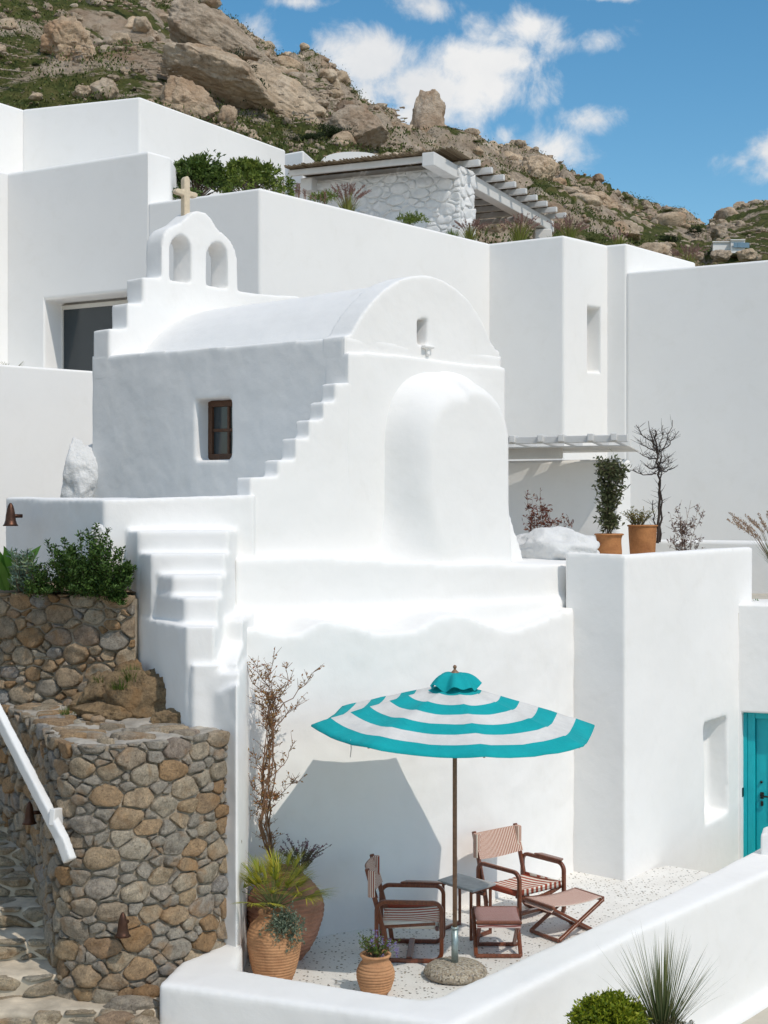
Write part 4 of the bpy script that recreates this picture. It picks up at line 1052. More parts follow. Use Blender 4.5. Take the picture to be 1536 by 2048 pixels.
# seams
mb = MB()
for k in range(8):
    a = A0 + k * PI / 4; mb.tube([Vector(canopy(r, a + 1e-4)) + Vector((0, 0, .003)) for r in (.1, .3, .5, .7, .9, 1.0)], .005, 5)
pass
# crown frill
mb = MB()
def frill(u, v):
    a = 2 * PI * u; w_ = math.sin(a * 8 + .6) * .55 + math.sin(a * 5 + 1) * .45
    r = .03 + .175 * v ** .75 + .022 * w_ * v; z = CZ + CH + .085 - .115 * v ** 1.9 + .032 * w_ * v
    return (UX + r * math.cos(a), UY - r * math.sin(a) * 1.0, z - r * math.sin(a) * 0)
mb.grid(frill, 96, 7, closed_u=True); mb.build('frill', TEALC, can, True)
POLEW = simple('pole_wood', (.24, .13, .07), .5, .3, 30, .2, 90); STEEL = simple('galvanised_steel', (.33, .40, .39), .42, .25, 25, .15, 60, metal=.6)
mb = MB(); mb.tube([(UX, UY, .30), (UX, UY, CZ + CH + .06)], .019, 14); mb.build('pole', POLEW, par_, True)
mb = MB(); mb.lathe([(.001, 0), (.036, .0), (.036, .010), (.022, .024), (.011, .034), (.010, .042), (.016, .052), (.016, .062), (.008, .072), (.001, .074)], (UX, UY, CZ + CH + .075), 16); mb.build('finial', POLEW, par_, True)
mb = MB()
for k in range(8):
    a = A0 + k * PI / 4; p0, p1 = Vector(canopy(.1, a + 1e-4)), Vector(canopy(.985, a + 1e-4)); dz = Vector((0, 0, -.022)); MB().beam(p0 + dz, p1 + dz, .016, .02).build('rib', POLEW, par_)
    pm = Vector(canopy(.5, a + 1e-4)) + Vector((0, 0, -.03)); MB().beam(Vector((UX, UY, CZ + .02)), pm, .014, .016).build('strut', POLEW, par_)
mb = MB(); mb.lathe([(.02, -.05), (.045, -.04), (.045, .04), (.02, .05)], (UX, UY, CZ + .02), 14); mb.build('hub', POLEW, par_, True)
q = Vector(canopy(.97, A0 + math.radians(150))); mb = MB(); mb.tube([q, q + Vector((.004, .02, -.07)), q + Vector((-.004, .03, -.14))], .004, 5); mb.build('cord', WHITEC, par_, True)
# base
PEBBLE = nmat('pebble_concrete'); _m, t, b, l = PEBBLE; p = pos(t)
vo = t.nodes.new('ShaderNodeTexVoronoi'); vo.inputs['Scale'].default_value = 70; l.new(p, vo.inputs['Vector']); s_ = t.nodes.new('ShaderNodeSeparateColor'); l.new(vo.outputs['Color'], s_.inputs[0])
l.new(ramp(t, s_.outputs[0], [(0, (.10, .085, .065)), (.3, (.42, .36, .27)), (.6, (.30, .24, .17)), (.8, (.50, .45, .36)), (1, (.24, .22, .2))]), b.inputs['Base Color']); bump(t, vo.outputs['Distance'], b, .6, .01); b.inputs['Roughness'].default_value = .8; PEBBLE = _m
ub = thing('parasol_weight', 'round pebble concrete base with steel tube holding the parasol', 'parasol weight', (UX, UY, 0))
mb = MB(); mb.lathe([(.2, 0), (.25, .012), (.268, .04), (.255, .07), (.215, .10), (.12, .118), (.06, .12)], (UX + .005, UY, 0), 40); mb.build('weight', PEBBLE, ub, True)
mb = MB(); mb.tube([(UX, UY, .10), (UX, UY, .40)], .029, 18); mb.tube([(UX, UY, .395), (UX, UY, .415)], .032, 18); mb.build('socket', STEEL, ub, True)
# ================================================================ rocky hillside
RID = [(-400,-420),(-100,-330),(100,-200),(250,-90),(330,-12),(400,12),(440,34),(480,66),(520,102),(556,134),(600,142),(645,170),(690,204),(735,242),(775,264),(815,298),(860,314),(905,312),(950,314),(1000,334),(1050,357),(1100,374),(1150,396),(1200,416),(1250,438),(1300,457),(1350,468),(1390,478),(1412,486),(1440,462),(1480,452),(1536,440),(1600,430),(1800,400),(2300,380)]
FOOT = [(-400,300),(0,262),(280,252),(420,300),(600,350),(800,390),(1000,480),(1200,545),(1400,590),(1536,590),(2300,590)]
DR = [(-400,105),(0,100),(300,82),(420,74),(556,80),(700,88),(860,92),(1000,100),(1200,112),(1390,126),(1440,150),(1536,165),(2300,180)]
fx = lambda T, x: float(np.interp(x, [a for a, _ in T], [b for _, b in T]))
D_FOOT = 36.0
def terr0(px, v):
    Dr = fx(DR, px); D = D_FOOT + (Dr - D_FOOT) * v
    yf, yr = fx(FOOT, px), fx(RID, px); s = v ** .86
    # height is interpolated between the foot and the ridge of the hill
    zf = zat(yf, D_FOOT); zr = zat(yr, Dr); z = zf + (zr - zf) * s
    x = (px - HX) / FL * D
    return Vector((x, D, z))
def rg(q): return 1 - abs(mnoise.noise(q)) * 2
def terr(px, v):
    q = terr0(px, v); a = min(1, v * 4 + .15); e = min(1, max(.12, (1 - v) * 5))
    n = 1.5 * mnoise.noise(Vector((q.x * .09, q.y * .09, 2))) + 1.1 * rg(Vector((q.x * .17, q.y * .17, q.z * .12))) + .55 * rg(Vector((q.x * .45, q.y * .45, q.z * .4))) + .28 * mnoise.noise(Vector((q.x * 1.3, q.y * 1.3, q.z)))
    vd, vp = mnoise.voronoi(Vector((q.x * .30, q.y * .22, q.z * .30)) + Vector((n * .12, 0, 0)))
    k = min(1.0, (vd[1] - vd[0]) * 3.2); hc = mnoise.noise(vp[0] * 5.3) * 1.5
    vd2, vp2 = mnoise.voronoi(Vector((q.x * .85, q.y * .6, q.z * .8))); k2 = min(1.0, (vd2[1] - vd2[0]) * 3.0)
    m_ = min(1, max(0, .55 + 1.6 * mnoise.noise(Vector((q.x * .055 + 3, q.y * .055, 11)))))
    q.z += (n * .55 + (.95 * k + hc * k - .5) * m_ + .38 * k2 * m_) * a * e - .3; return q
mb = MB(); NU, NV = 560, 190
PXS = [-260 + 2100 * i / (NU - 1) for i in range(NU)]
for j in range(NV):
    v = (j / (NV - 1))
    for i in range(NU): mb.v.append(tuple(terr(PXS[i], v)))
# far side of the hill and a skirt at its foot
for i in range(NU): q = terr(PXS[i], 1.0); mb.v.append((q.x * 1.15, q.y + 16, q.z - 9))
for i in range(NU): q = terr(PXS[i], 1.0); mb.v.append((q.x * 1.6, q.y + 70, -1.4))
for j in range(NV + 1):
    for i in range(NU - 1): mb.f.append((j * NU + i, j * NU + i + 1, (j + 1) * NU + i + 1, (j + 1) * NU + i))
n0 = len(mb.v)
for i in range(NU): q = terr(PXS[i], 0.0); mb.v.append((q.x, q.y - 2.5, 1.0))
for i in range(NU - 1): mb.f.append((n0 + i, n0 + i + 1, i + 1, i))
def rock_nodes(t, p, s=1.0):
    n = tex_noise(t, .55 * s, 9, .68, p, .5)
    c = ramp(t, n, [(.28, (.27, .21, .155)), (.40, (.50, .395, .29)), (.55, (.63, .52, .40)), (.70, (.70, .61, .50)), (.82, (.55, .52, .48))])
    g = ramp(t, tex_noise(t, 2.4 * s, 8, .75, p), [(.34, (.52, .49, .47)), (.5, (1, 1, 1)), (.7, (1.15, 1.12, 1.08))])
    c = mixrgb(t, .85, c, g, 'MULTIPLY')
    ir = ramp(t, tex_noise(t, .28 * s, 5, .6, p, 1.0), [(.53, 0.0), (.68, 1.0)])
    return mixrgb(t, fmath(t, 'MULTIPLY', ir, .55), c, (.42, .23, .12))
m, t, b, l = nmat('hillside'); p = pos(t)
rc = rock_nodes(t, p)
gr = ramp(t, tex_noise(t, 1.6, 8, .75, p), [(.3, (.045, .058, .018)), (.46, (.10, .12, .033)), (.58, (.17, .165, .055)), (.72, (.27, .21, .115)), (.8, (.20, .16, .1))])
msk = tex_noise(t, .20, 8, .70, p, .6)
nz = t.nodes.new('ShaderNodeSeparateXYZ'); gn = t.nodes.new('ShaderNodeNewGeometry'); l.new(gn.outputs['Normal'], nz.inputs[0])
mk = fmath(t, 'ADD', msk, fmath(t, 'MULTIPLY', fmath(t, 'SUBTRACT', nz.outputs[2], .72), .45))
px_ = t.nodes.new('ShaderNodeSeparateXYZ'); l.new(p, px_.inputs[0]); mk = fmath(t, 'ADD', mk, fmath(t, 'MULTIPLY', fmath(t, 'MULTIPLY', fmath(t, 'SUBTRACT', -5.0, px_.outputs[0]), .25, True), .06))
mk = ramp(t, mk, [(.55, 0.0), (.59, 1.0)])
l.new(mixrgb(t, mk, rc, gr), b.inputs['Base Color']); b.inputs['Roughness'].default_value = .95; b.inputs['Specular IOR Level'].default_value = .15
n0_ = bump(t, tex_noise(t, .9, 9, .72, p), b, 1.0, .8); bump(t, tex_noise(t, 6, 7, .75, p), b, .9, .15, n0_)
HILLM = m
hill = tag(mb.build('hillside', HILLM, None, True, fix=False), kind='structure')
m, t, b, l = nmat('hill_granite'); p = pos(t); oi = t.nodes.new('ShaderNodeObjectInfo')
c = rock_nodes(t, p, 1.3); c = mixrgb(t, 1.0, c, ramp(t, oi.outputs['Random'], [(0, (.92, .93, .95)), (.5, (1.08, 1.05, 1.0)), (1, (1.22, 1.15, 1.06))]), 'MULTIPLY')
l.new(c, b.inputs['Base Color']); b.inputs['Roughness'].default_value = .93; b.inputs['Specular IOR Level'].default_value = .2
n0_ = bump(t, tex_noise(t, 1.6, 9, .7, p, .4), b, .9, .35); bump(t, tex_noise(t, 9, 7, .75, p), b, .8, .07, n0_); HROCK = m

def terr_at(px, py):
    best = None
    for k in range(61):
        q = terr(px, k / 60); yy = HY - (q.z - EYE) / q.y * FL
        if best is None or abs(yy - py) < best[0]: best = (abs(yy - py), q)
    return best[1]
def hill_rock(name, px, py, wpx, hpx, sd, label=None, group=None, dep=.8, sub=5, rot=0, rough=.3, cuts=7, tilt=0, cat='rock', sink=.0, Dof=0.0, cutd=.62, fine=.05, crack=.10):
    g = terr_at(px, py + hpx * .3); D = g.y + Dof; w = wpx / FL * D / 2; h = hpx / FL * D / 2
    me = rock_mesh(name, 1.0, sd, 6 if wpx > 90 else sub, rough, (1, 1, 1), cuts, cutd, fine)
    for v in me.vertices:
        c_ = Vector((v.co.x, v.co.y, v.co.z * hpx / wpx)) * 2.6 + Vector((sd, 0, 0)); vd, vp = mnoise.voronoi(c_ + Vector((0, 0, .5 * mnoise.noise(c_)))); k = min(1, (vd[1] - vd[0]) * 4); v.co *= 1 - crack * (1 - k) + crack * .9 * mnoise.noise(vp[0] * 7.7)
    me.transform(Matrix.Rotation(rot, 4, 'Z')); co = np.array([v.co for v in me.vertices]); mn, mx = co.min(0), co.max(0)
    for v in me.vertices: v.co = Vector(((v.co.x - (mn[0] + mx[0]) / 2) * 2 / (mx[0] - mn[0]) * w, v.co.y * w * dep, (v.co.z - (mn[2] + mx[2]) / 2) * 2 / (mx[2] - mn[2]) * h))
    me.transform(Matrix.Rotation(tilt, 4, 'Y')); me.transform(Matrix.Translation(Vector(((px - HX) / FL * D, D, zat(py, D) - sink))))
    o = link_mesh(name, me, HROCK); tag(o, label, cat, group); return o
hill_rock('standing_rock', 856, 248, 72, 140, 44, 'tall upright granite rock standing on the hill ridge below the clouds', dep=.9, sub=5, rough=.22, cuts=12, cutd=.55, crack=.05, Dof=-4, fine=.04, tilt=math.radians(6))
hill_rock('leaning_rock', 868, 272, 70, 60, 47, 'sloping rock shoulder leaning on the tall upright granite rock', dep=.9, rough=.2)
hill_rock('rock_slab', 440, 150, 250, 95, 42, 'large smooth tan granite slab sloping down under the hill ridge', dep=.5, rough=.3, cuts=10, tilt=math.radians(20), Dof=-1, crack=.05, cutd=.5)
hill_rock('rock_crest', 428, 72, 215, 105, 43, 'grey and tan granite crest with a dark overhang at the top of the hill', dep=.5, rough=.3, cuts=12, tilt=math.radians(28), crack=.05, cutd=.5)
hill_rock('rock_slab', 560, 200, 210, 100, 44, 'long granite slope left of the green terrace on the hill', dep=.5, rough=.25, cuts=12, tilt=math.radians(33), crack=.05, cutd=.5)
hill_rock('boulder', 1188, 413, 104, 62, 45, 'big rounded boulder with shaded underside on the slope right of the pergola', dep=.9, rough=.18, cuts=6, tilt=math.radians(12))
hill_rock('boulder', 712, 262, 135, 105, 46, 'wide pale boulder above the white vaulted roof', dep=.7, rough=.2, crack=.05)
hill_rock('boulder', 136, 88, 120, 105, 48, 'grey-tan cracked cliff rock among green patches at the upper left', dep=.6, rough=.4, cuts=8, tilt=math.radians(30))
hill_rock('boulder', 578, 118, 36, 30, 49, 'small round boulder perched on the ridge line', dep=.9, sub=4)
hill_rock('boulder', 668, 172, 30, 30, 50, 'little jagged boulder on the falling ridge', dep=.9, sub=4)
hill_rock('boulder', 208, 180, 56, 50, 51, 'round grey boulder in the grass just above the white roof edge', dep=.9, sub=4)
hill_rock('boulder', 215, 84, 24, 20, 52, 'small round brown boulder in the high green patch', dep=.9, sub=3)
hill_rock('boulder', 166, 188, 48, 34, 53, 'low boulder left of the round grey boulder above the roof', dep=.9, sub=4)
hill_rock('boulder', 72, 193, 30, 16, 54, 'flat light stone in the grass at the far left', dep=.9, sub=3)
hill_rock('boulder', 376, 205, 130, 90, 55, 'broken brown rock face behind the sloping white parapet', dep=.5, rough=.4, cuts=9, tilt=math.radians(25))
hill_rock('boulder', 455, 235, 40, 50, 56, 'upright tan boulder right of the dark hillside bush', dep=.8, sub=4)
hill_rock('boulder', 985, 455, 55, 45, 57, 'orange-tan boulder in the garden behind the pink grasses', dep=.9, sub=4)
hill_rock('boulder', 1075, 345, 90, 70, 58, 'smooth tan boulder rising behind the pergola joists', dep=.7, rough=.2)
hill_rock('boulder', 1250, 460, 70, 40, 59, 'dark-edged boulder below the big rounded boulder', dep=.9, sub=4)
hill_rock('boulder', 1350, 478, 70, 34, 60, 'tan ledge rock beside the distant tree', dep=.9, sub=4)
hill_rock('boulder', 1440, 470, 40, 36, 71, 'jagged grey crag left of the far white house', dep=.9, sub=4, rough=.5)
hill_rock('boulder', 1478, 448, 50, 30, 72, 'rough rock above the far white house', dep=.9, sub=4, rough=.5)
hill_rock('boulder', 1300, 505, 90, 40, 73, 'low pale boulder above the right-hand parapet', dep=.9, sub=4)
hill_rock('boulder', 945, 282, 26, 18, 74, 'dark jagged rock on the ridge right of the upright rock', dep=.9, sub=3, rough=.5)
# scattered boulders share eight shapes
rnd = random.Random(77); proto = []
for s in range(8):
    me = rock_mesh('boulder', 1.0, 200 + s, 3, .35, (1, .9, .72), 7, .62, .07); proto.append(me); me.materials.append(HROCK)
def hill_pick():
    px = rnd.uniform(-40, 1580); v = rnd.random() ** 1.25
    q = terr(px, v); return px, v, q
cnt = 0; rub = MB()
lab = 'weathered granite boulder scattered among the scrub of the hillside'
while cnt < 290:
    px, v, q = hill_pick(); yy = HY - (q.z - EYE) / q.y * FL
    if yy < -30 or yy > 520: continue
    wpx = 10 + 52 * rnd.random() ** 2.4; r = wpx / FL * q.y / 2
    o = bpy.data.objects.new('hill_boulder', proto[rnd.randrange(8)]); COL.objects.link(o)
    o.location = q + Vector((0, 0, r * .15)); o.scale = (r * rnd.uniform(.9, 1.5), r, r * rnd.uniform(.7, 1.1)); o.rotation_euler = (rnd.uniform(-.3, .3), rnd.uniform(-.3, .3) + .25, rnd.uniform(0, 6))
    tag(o, lab, 'boulder', 'boulders scattered over the hillside'); cnt += 1
# loose rubble and dry-stone terraces: uncountable
def pebble(mb, q, r, rnd):
    bm = PEB[rnd.randrange(4)]; a = rnd.uniform(0, 6); cs, sn = math.cos(a), math.sin(a); sx, sy, sz_ = r * rnd.uniform(.8, 1.5), r, r * rnd.uniform(.55, .9)
    mb.add([(q.x + (v[0] * sx) * cs - (v[1] * sy) * sn, q.y + v[0] * sx * sn + v[1] * sy * cs, q.z + v[2] * sz_) for v in bm[0]], bm[1])
PEB = []
for s in range(4):
    me = rock_mesh('p', 1.0, 300 + s, 1, .4, (1, 1, 1), 4, .7, .02); PEB.append(([tuple(v.co) for v in me.vertices], [tuple(f.vertices) for f in me.polygons])); bpy.data.meshes.remove(me)
for _ in range(8000):
    px, v, q = hill_pick()
    if mnoise.noise(Vector((q.x * .12, q.y * .12, 8))) + .35 * rnd.random() < 0.02: continue
    pebble(rub, q, rnd.uniform(2, 7) / FL * q.y / 2 * 1.1, rnd)
for (x0, y0, x1, y1, rows) in ((0, 128, 60, 135, 2), (100, 112, 200, 150, 2), (0, 165, 65, 180, 2), (270, 155, 400, 175, 4), (240, 20, 300, 42, 5), (560, 232, 680, 225, 4), (590, 250, 660, 243, 3), (790, 245, 815, 262, 3), (1380, 500, 1536, 512, 4), (1000, 330, 1060, 352, 2), (900, 293, 960, 300, 3)):
    n = int((x1 - x0) / 3.2)
    for r_ in range(rows):
        for i in range(n):
            f_ = (i + rnd.random() * .6) / n; px = x0 + (x1 - x0) * f_; py = y0 + (y1 - y0) * f_
            q = terr_at(px, py) if i % 3 == 0 or r_ == 0 and i == 0 else Vector((q.x + 3.2 / FL * q.y, q.y, q.z)); 
            pebble(rub, q + Vector((0, -.3, .22 * r_ + .1)), rnd.uniform(3.5, 6.5) / FL * q.y / 2, rnd)
big = MB(); keep_ = PEB; PEB = []
for s in range(5):
    me = rock_mesh('p', 1.0, 320 + s, 2, .4, (1, 1, 1), 6, .6, .06); PEB.append(([tuple(v.co) for v in me.vertices], [tuple(f.vertices) for f in me.polygons])); bpy.data.meshes.remove(me)
for _ in range(4300):
    px, v, q = hill_pick()
    if mnoise.noise(Vector((q.x * .15, q.y * .15, 18))) < -.16: continue
    pebble(big, q, (4 + 22 * rnd.random() ** 2.2) / FL * q.y / 2 * 1.15, rnd)
PEB = keep_
tag(big.build('scattered_rocks', HROCK, None, False, fix=False), kind='stuff')
tag(rub.build('rubble', HROCK, None, False, fix=False), kind='stuff')

# ================================================================ foliage helpers
def leaf_mat(name, c1, c2, c3=None, trans=.3, rough=.55):
    m, t, b, l = nmat(name); g = t.nodes.new('ShaderNodeNewGeometry')
    stops = [(0, c1), (.55, c2), (1, c3 or c2)]
    c = ramp(t, g.outputs['Random Per Island'], stops)
    c = mixrgb(t, .6, c, ramp(t, tex_noise(t, 1.3, 3, .5, g.outputs['Position']), [(.3, (.72, .74, .70)), (.7, (1.2, 1.18, 1.1))]), 'MULTIPLY')
    l.new(c, b.inputs['Base Color']); b.inputs['Roughness'].default_value = rough; b.inputs['Specular IOR Level'].default_value = .35
    tr = t.nodes.new('ShaderNodeBsdfTranslucent'); l.new(c, tr.inputs[0]); mx = t.nodes.new('ShaderNodeMixShader'); mx.inputs[0].default_value = trans
    out = t.nodes['Material Output']; l.new(b.outputs[0], mx.inputs[1]); l.new(tr.outputs[0], mx.inputs[2]); l.new(mx.outputs[0], out.inputs[0]); return m
RNG = np.random.RandomState(5)
def leaves_mesh(name, Pn, Dn, Ln, Wn, fold=.25):
    """one diamond leaf of four corners per point, along Dn, length Ln, width Wn"""
    n = len(Pn); Dn = Dn / np.linalg.norm(Dn, axis=1, keepdims=True); R = RNG.normal(size=(n, 3)); S = np.cross(Dn, R); S /= np.linalg.norm(S, axis=1, keepdims=True) + 1e-9
    N = np.cross(Dn, S); Ln = np.asarray(Ln).reshape(-1, 1) * np.ones((n, 1)); Wn = np.asarray(Wn).reshape(-1, 1) * np.ones((n, 1))
    v = np.empty((n, 4, 3)); v[:, 0] = Pn; v[:, 1] = Pn + Dn * Ln * .5 + S * Wn * .5 + N * Wn * fold; v[:, 2] = Pn + Dn * Ln; v[:, 3] = Pn + Dn * Ln * .5 - S * Wn * .5 + N * Wn * fold
    me = bpy.data.meshes.new(name); me.vertices.add(4 * n); me.vertices.foreach_set('co', v.reshape(-1).astype(np.float32))
    me.loops.add(4 * n); me.loops.foreach_set('vertex_index', np.arange(4 * n, dtype=np.int32)); me.polygons.add(n)
    me.polygons.foreach_set('loop_start', np.arange(0, 4 * n, 4, dtype=np.int32)); me.update(calc_edges=True); me.validate(); return me
def shrub_leaves(c, rad, nb, per, L, W, seed=1, up=.4, lump=.35, flat_bottom=True, fb=.25):
    """leaf rosettes on twig ends filling an uneven crown -> points, directions"""
    r = np.random.RandomState(seed); d = r.normal(size=(nb, 3)); d /= np.linalg.norm(d, axis=1, keepdims=True)
    if flat_bottom: d[:, 2] = np.abs(d[:, 2]) * 1.0 - fb
    k = np.array([1 + lump * mnoise.noise(Vector(q * 1.6) + Vector((seed, 0, 0))) * 2 for q in d]); rr = (r.rand(nb) ** .45) * k
    ctr = d * rr[:, None]
    Pn = np.repeat(ctr, per, 0) * np.array(rad) + np.array(c); out = np.repeat(ctr / (np.linalg.norm(ctr, axis=1, keepdims=True) + 1e-6), per, 0)
    Dn = out * .55 + r.normal(size=(nb * per, 3)) * .75 + np.array([0, 0, up]); Pn = Pn + r.normal(size=Pn.shape) * L * .35
    Ln = L * (.6 + .7 * r.rand(nb * per)); return Pn, Dn, Ln, W * (.7 + .5 * r.rand(nb * per)), ctr * np.array(rad) + np.array(c)
def twigs(base, ends, r0, r1, mat, parent, name='stems', n=5, bend=.15, keep=40, seed=1):
    rnd = random.Random(seed); mb = MB(); base = Vector(base); ends = list(ends); rnd.shuffle(ends)
    for e in ends[:keep]:
        e = Vector(e); mid = base.lerp(e, .5) + Vector((rnd.gauss(0, 1), rnd.gauss(0, 1), .6)) * bend * (e - base).length * .4
        pts = [base.lerp(mid, .0), base.lerp(mid, .5) + Vector((0, 0, .0)), mid, mid.lerp(e, .5), e]; mb.tube(pts, [r0, r0 * .8, r0 * .6, r0 * .4, r1], n, cap=False)
    return mb.build(name, mat, parent, True, fix=False)
BARK = simple('bark', (.13, .095, .065), .9, .3, 20, .5, 60)
def shrub(name, label, cat, c, rad, nb, per, L, W, mat, group=None, seed=1, up=.4, lump=.35, base=None, stems=30, sr=.012, fb=.25):
    base = base or (c[0], c[1], c[2] - rad[2] * .9); th = thing(name, label, cat, base, group)
    Pn, Dn, Ln, Wn, ends = shrub_leaves(c, rad, nb, per, L, W, seed, up, lump, True, fb)
    me = leaves_mesh('foliage', Pn, Dn, Ln, Wn); link_mesh('foliage', me, mat, th); twigs(base, ends, sr, sr * .3, BARK, th, keep=stems, seed=seed); return th
# ---- hillside shrubs
HG1 = leaf_mat('hill_green', (.040, .060, .014), (.085, .115, .026), (.15, .155, .045), .15, .8)
HG2 = leaf_mat('hill_dark_green', (.014, .026, .010), (.035, .055, .018), (.055, .075, .025), .12, .8)
HG3 = leaf_mat('hill_dry_scrub', (.085, .07, .045), (.14, .115, .065), (.19, .155, .085), .1, .9)
sm = []
for i in range(6):
    Pn, Dn, Ln, Wn, _ = shrub_leaves((0, 0, 0), (1, 1, .75), 900, 7, .075, .045, 400 + i, .5, .6)
    me = leaves_mesh('hill_shrub', Pn, Dn, Ln, Wn); me.materials.append((HG1, HG2, HG2, HG1, HG3, HG1)[i]); sm.append(me)
rnd = random.Random(9)
def put_shrub(px, py, wpx, k, label, group, name='hill_shrub', asp=.75):
    q = terr_at(px, py); r = wpx / FL * q.y / 2; o = bpy.data.objects.new(name, sm[k]); COL.objects.link(o); o.location = q + Vector((0, -r * .3, r * .25)); o.scale = (r, r * .9, r * asp * 1.2); o.rotation_euler.z = rnd.uniform(0, 6)
    tag(o, label, 'shrub', group); return o
put_shrub(468, 190, 110, 1, 'large dark leafy bush in the rocky gully of the hillside', None, asp=1.0)
put_shrub(500, 225, 60, 2, 'dark green bush at the lower end of the rocky gully', None, asp=1.1)
put_shrub(558, 178, 42, 1, 'round dark bush high on the granite slope', None, asp=.9)
put_shrub(648, 200, 50, 2, 'low dark bush on the green terrace edge', None, asp=.6)
put_shrub(670, 292, 90, 1, 'dark bush behind the white vaulted roof', None, asp=.7)
put_shrub(620, 285, 60, 2, 'bush left of the one behind the white vaulted roof', None, asp=.6)
put_shrub(1390, 470, 40, 1, 'dark pine-like bush on the far ridge line', None, asp=.7)
put_shrub(1335, 493, 46, 2, 'grey-green bush above the right-hand parapet', None, asp=.6)
n_ = 0
while n_ < 230:
    px, v, q = hill_pick(); yy = HY - (q.z - EYE) / q.y * FL
    if yy < -20 or yy > 530: continue
    g_ = mnoise.noise(Vector((q.x * .09, q.y * .09, 33)))
    if g_ < -.1 and rnd.random() < .7: continue
    r = rnd.uniform(8, 26) / FL * q.y / 2; o = bpy.data.objects.new('scrub_bush', sm[rnd.randrange(6)]); COL.objects.link(o)
    o.location = q + Vector((0, 0, r * .1)); o.scale = (r * rnd.uniform(.9, 1.8), r, r * rnd.uniform(.35, .7)); o.rotation_euler.z = rnd.uniform(0, 6)
    tag(o, 'low green scrub bush growing between the hillside rocks', 'bush', 'scrub bushes on the hillside'); n_ += 1
# low green cover between the rocks: small leaf tufts, uncountable
PP, DD = [], []
for _ in range(32000):
    px, v, q = hill_pick()
    if mnoise.noise(Vector((q.x * .09, q.y * .09, 33))) + .6 * mnoise.noise(Vector((q.x * .3, q.y * .3, 3))) < (-.3 if q.x < -7 else .05): continue
    for _k in range(5): PP.append((q.x + rnd.gauss(0, .22), q.y + rnd.gauss(0, .22), q.z - .03)); DD.append((rnd.gauss(0, .6), rnd.gauss(0, .6), 1))
PP, DD = np.array(PP), np.array(DD)
me = leaves_mesh('ground_cover', PP, DD, .05 + .08 * RNG.rand(len(PP)), .035 + .03 * RNG.rand(len(PP))); tag(link_mesh('ground_cover', me, HG1), kind='stuff')
# far white house and stone hut
FD = terr_at(1455, 500).y - 1.2; HD = terr_at(1515, 452).y - 1.5
fh = thing('far_house', 'tiny flat-roofed white house far away on the rocky ridge', 'house', tuple(P(1455, 495, FD)))
W3 = WHITEP
def fbox(x0, x1, y0, y1, D, name, mat, par, dep=4.0):
    a, c = P(x0, y0, D), P(x1, y1, D); mb = MB(); mb.prism([(a.x, D), (c.x, D), (c.x + .3, D + dep), (a.x + .3, D + dep)], c.z, a.z); return mb.build(name, mat, par)
BLUEG = simple('blue_shutter', (.16, .27, .36), .5, .1, 3)
fbox(1462, 1490, 480, 506, FD, 'wall', W3, fh, 2.2); fbox(1461.5, 1490.5, 478.5, 480.5, FD - .05, 'roof', W3, fh, 2.3)
fbox(1426, 1461.8, 484, 506, FD + .3, 'wall', W3, fh, 1.6); fbox(1425, 1461.4, 482.5, 484.4, FD + .25, 'roof', W3, fh, 1.7)
for x0 in (1467, 1475): fbox(x0, x0 + 5, 485, 495, FD - .06, 'window', BLUEG, fh, .05)
hill_rock('boulder', 1442, 512, 44, 26, 95, 'low tan boulder in front of the far white house', dep=.8, sub=4, Dof=-3)
hill_rock('boulder', 1492, 510, 46, 28, 96, 'tan boulder at the right foot of the far white house', dep=.8, sub=4, Dof=-3)
hut = tag(fbox(1502, 1528, 436, 456, HD, 'stone_hut', HROCK, None, 4), 'small square stone hut on top of the far ridge', 'hut')
# ================================================================ roof garden: pergola, white rubble wall, distant white roofs
mb = MB(); mb.prism([(-9, 27.6), (-1.7, 24.6), (1.3, 26.6), (2.2, 27.2), (4.0, 27.3), (4.9, 28.2), (6.0, 40), (-14, 40)], 6.0, 8.66); mb.prism([(4.8, 27.4), (9, 26.5), (16, 34), (14, 40), (5.5, 40)], 5.0, 8.05)
tag(mb.build('garden_ground', SOIL), kind='structure')
wr = thing('white_rubble_wall', 'whitewashed rubble stone wall carrying the reed pergola', 'stone wall', (0, 28.6, 8.6))
wp0, wp1 = P(596, 362, 29.5), P(921, 333, 28.0)
wpth = [(wp0.x, 29.5), (wp1.x, 28.0)]
ZW = 8.5; wmap, wU = path_map(wpth, ZW, 0); WT = (zat(362, 29.5) + zat(333, 28.0)) / 2 - ZW
cells = rubble_cells(wU, WT - .04, lambda u, v: True, [(.15, .12), (.11, .3), (.075, .6), (.05, .6)], 1.7, 91, 2600)
mb = MB(); nn_ = Vector((-(wp1.y - wp0.y), wp1.x - wp0.x)).normalized()
mb.prism([(wp0.x, 29.5), (wp1.x, 28.0), (wp1.x + nn_.x * .6 + .05, 28.0 + nn_.y * .6), (wp0.x + nn_.x * .6, 29.5 + nn_.y * .6)], ZW, ZW + WT)
o = mb.build('core', WSTONE, wr); bevel(o, .03)
lay_stones('stone', cells, wmap, WSTONE, wr, .008, .028, 290, 14, 15)
# cap stones
emap, eU = path_map([(wp1.x, 28.0), (wp1.x + nn_.x * .62 + .05, 28.0 + nn_.y * .62)], ZW, 0)
lay_stones('stone', rubble_cells(eU, WT - .04, lambda u, v: True, [(.13, .5), (.08, .5)], 1.5, 92, 400), emap, WSTONE, wr, .009, .025, 60, 16, 16)
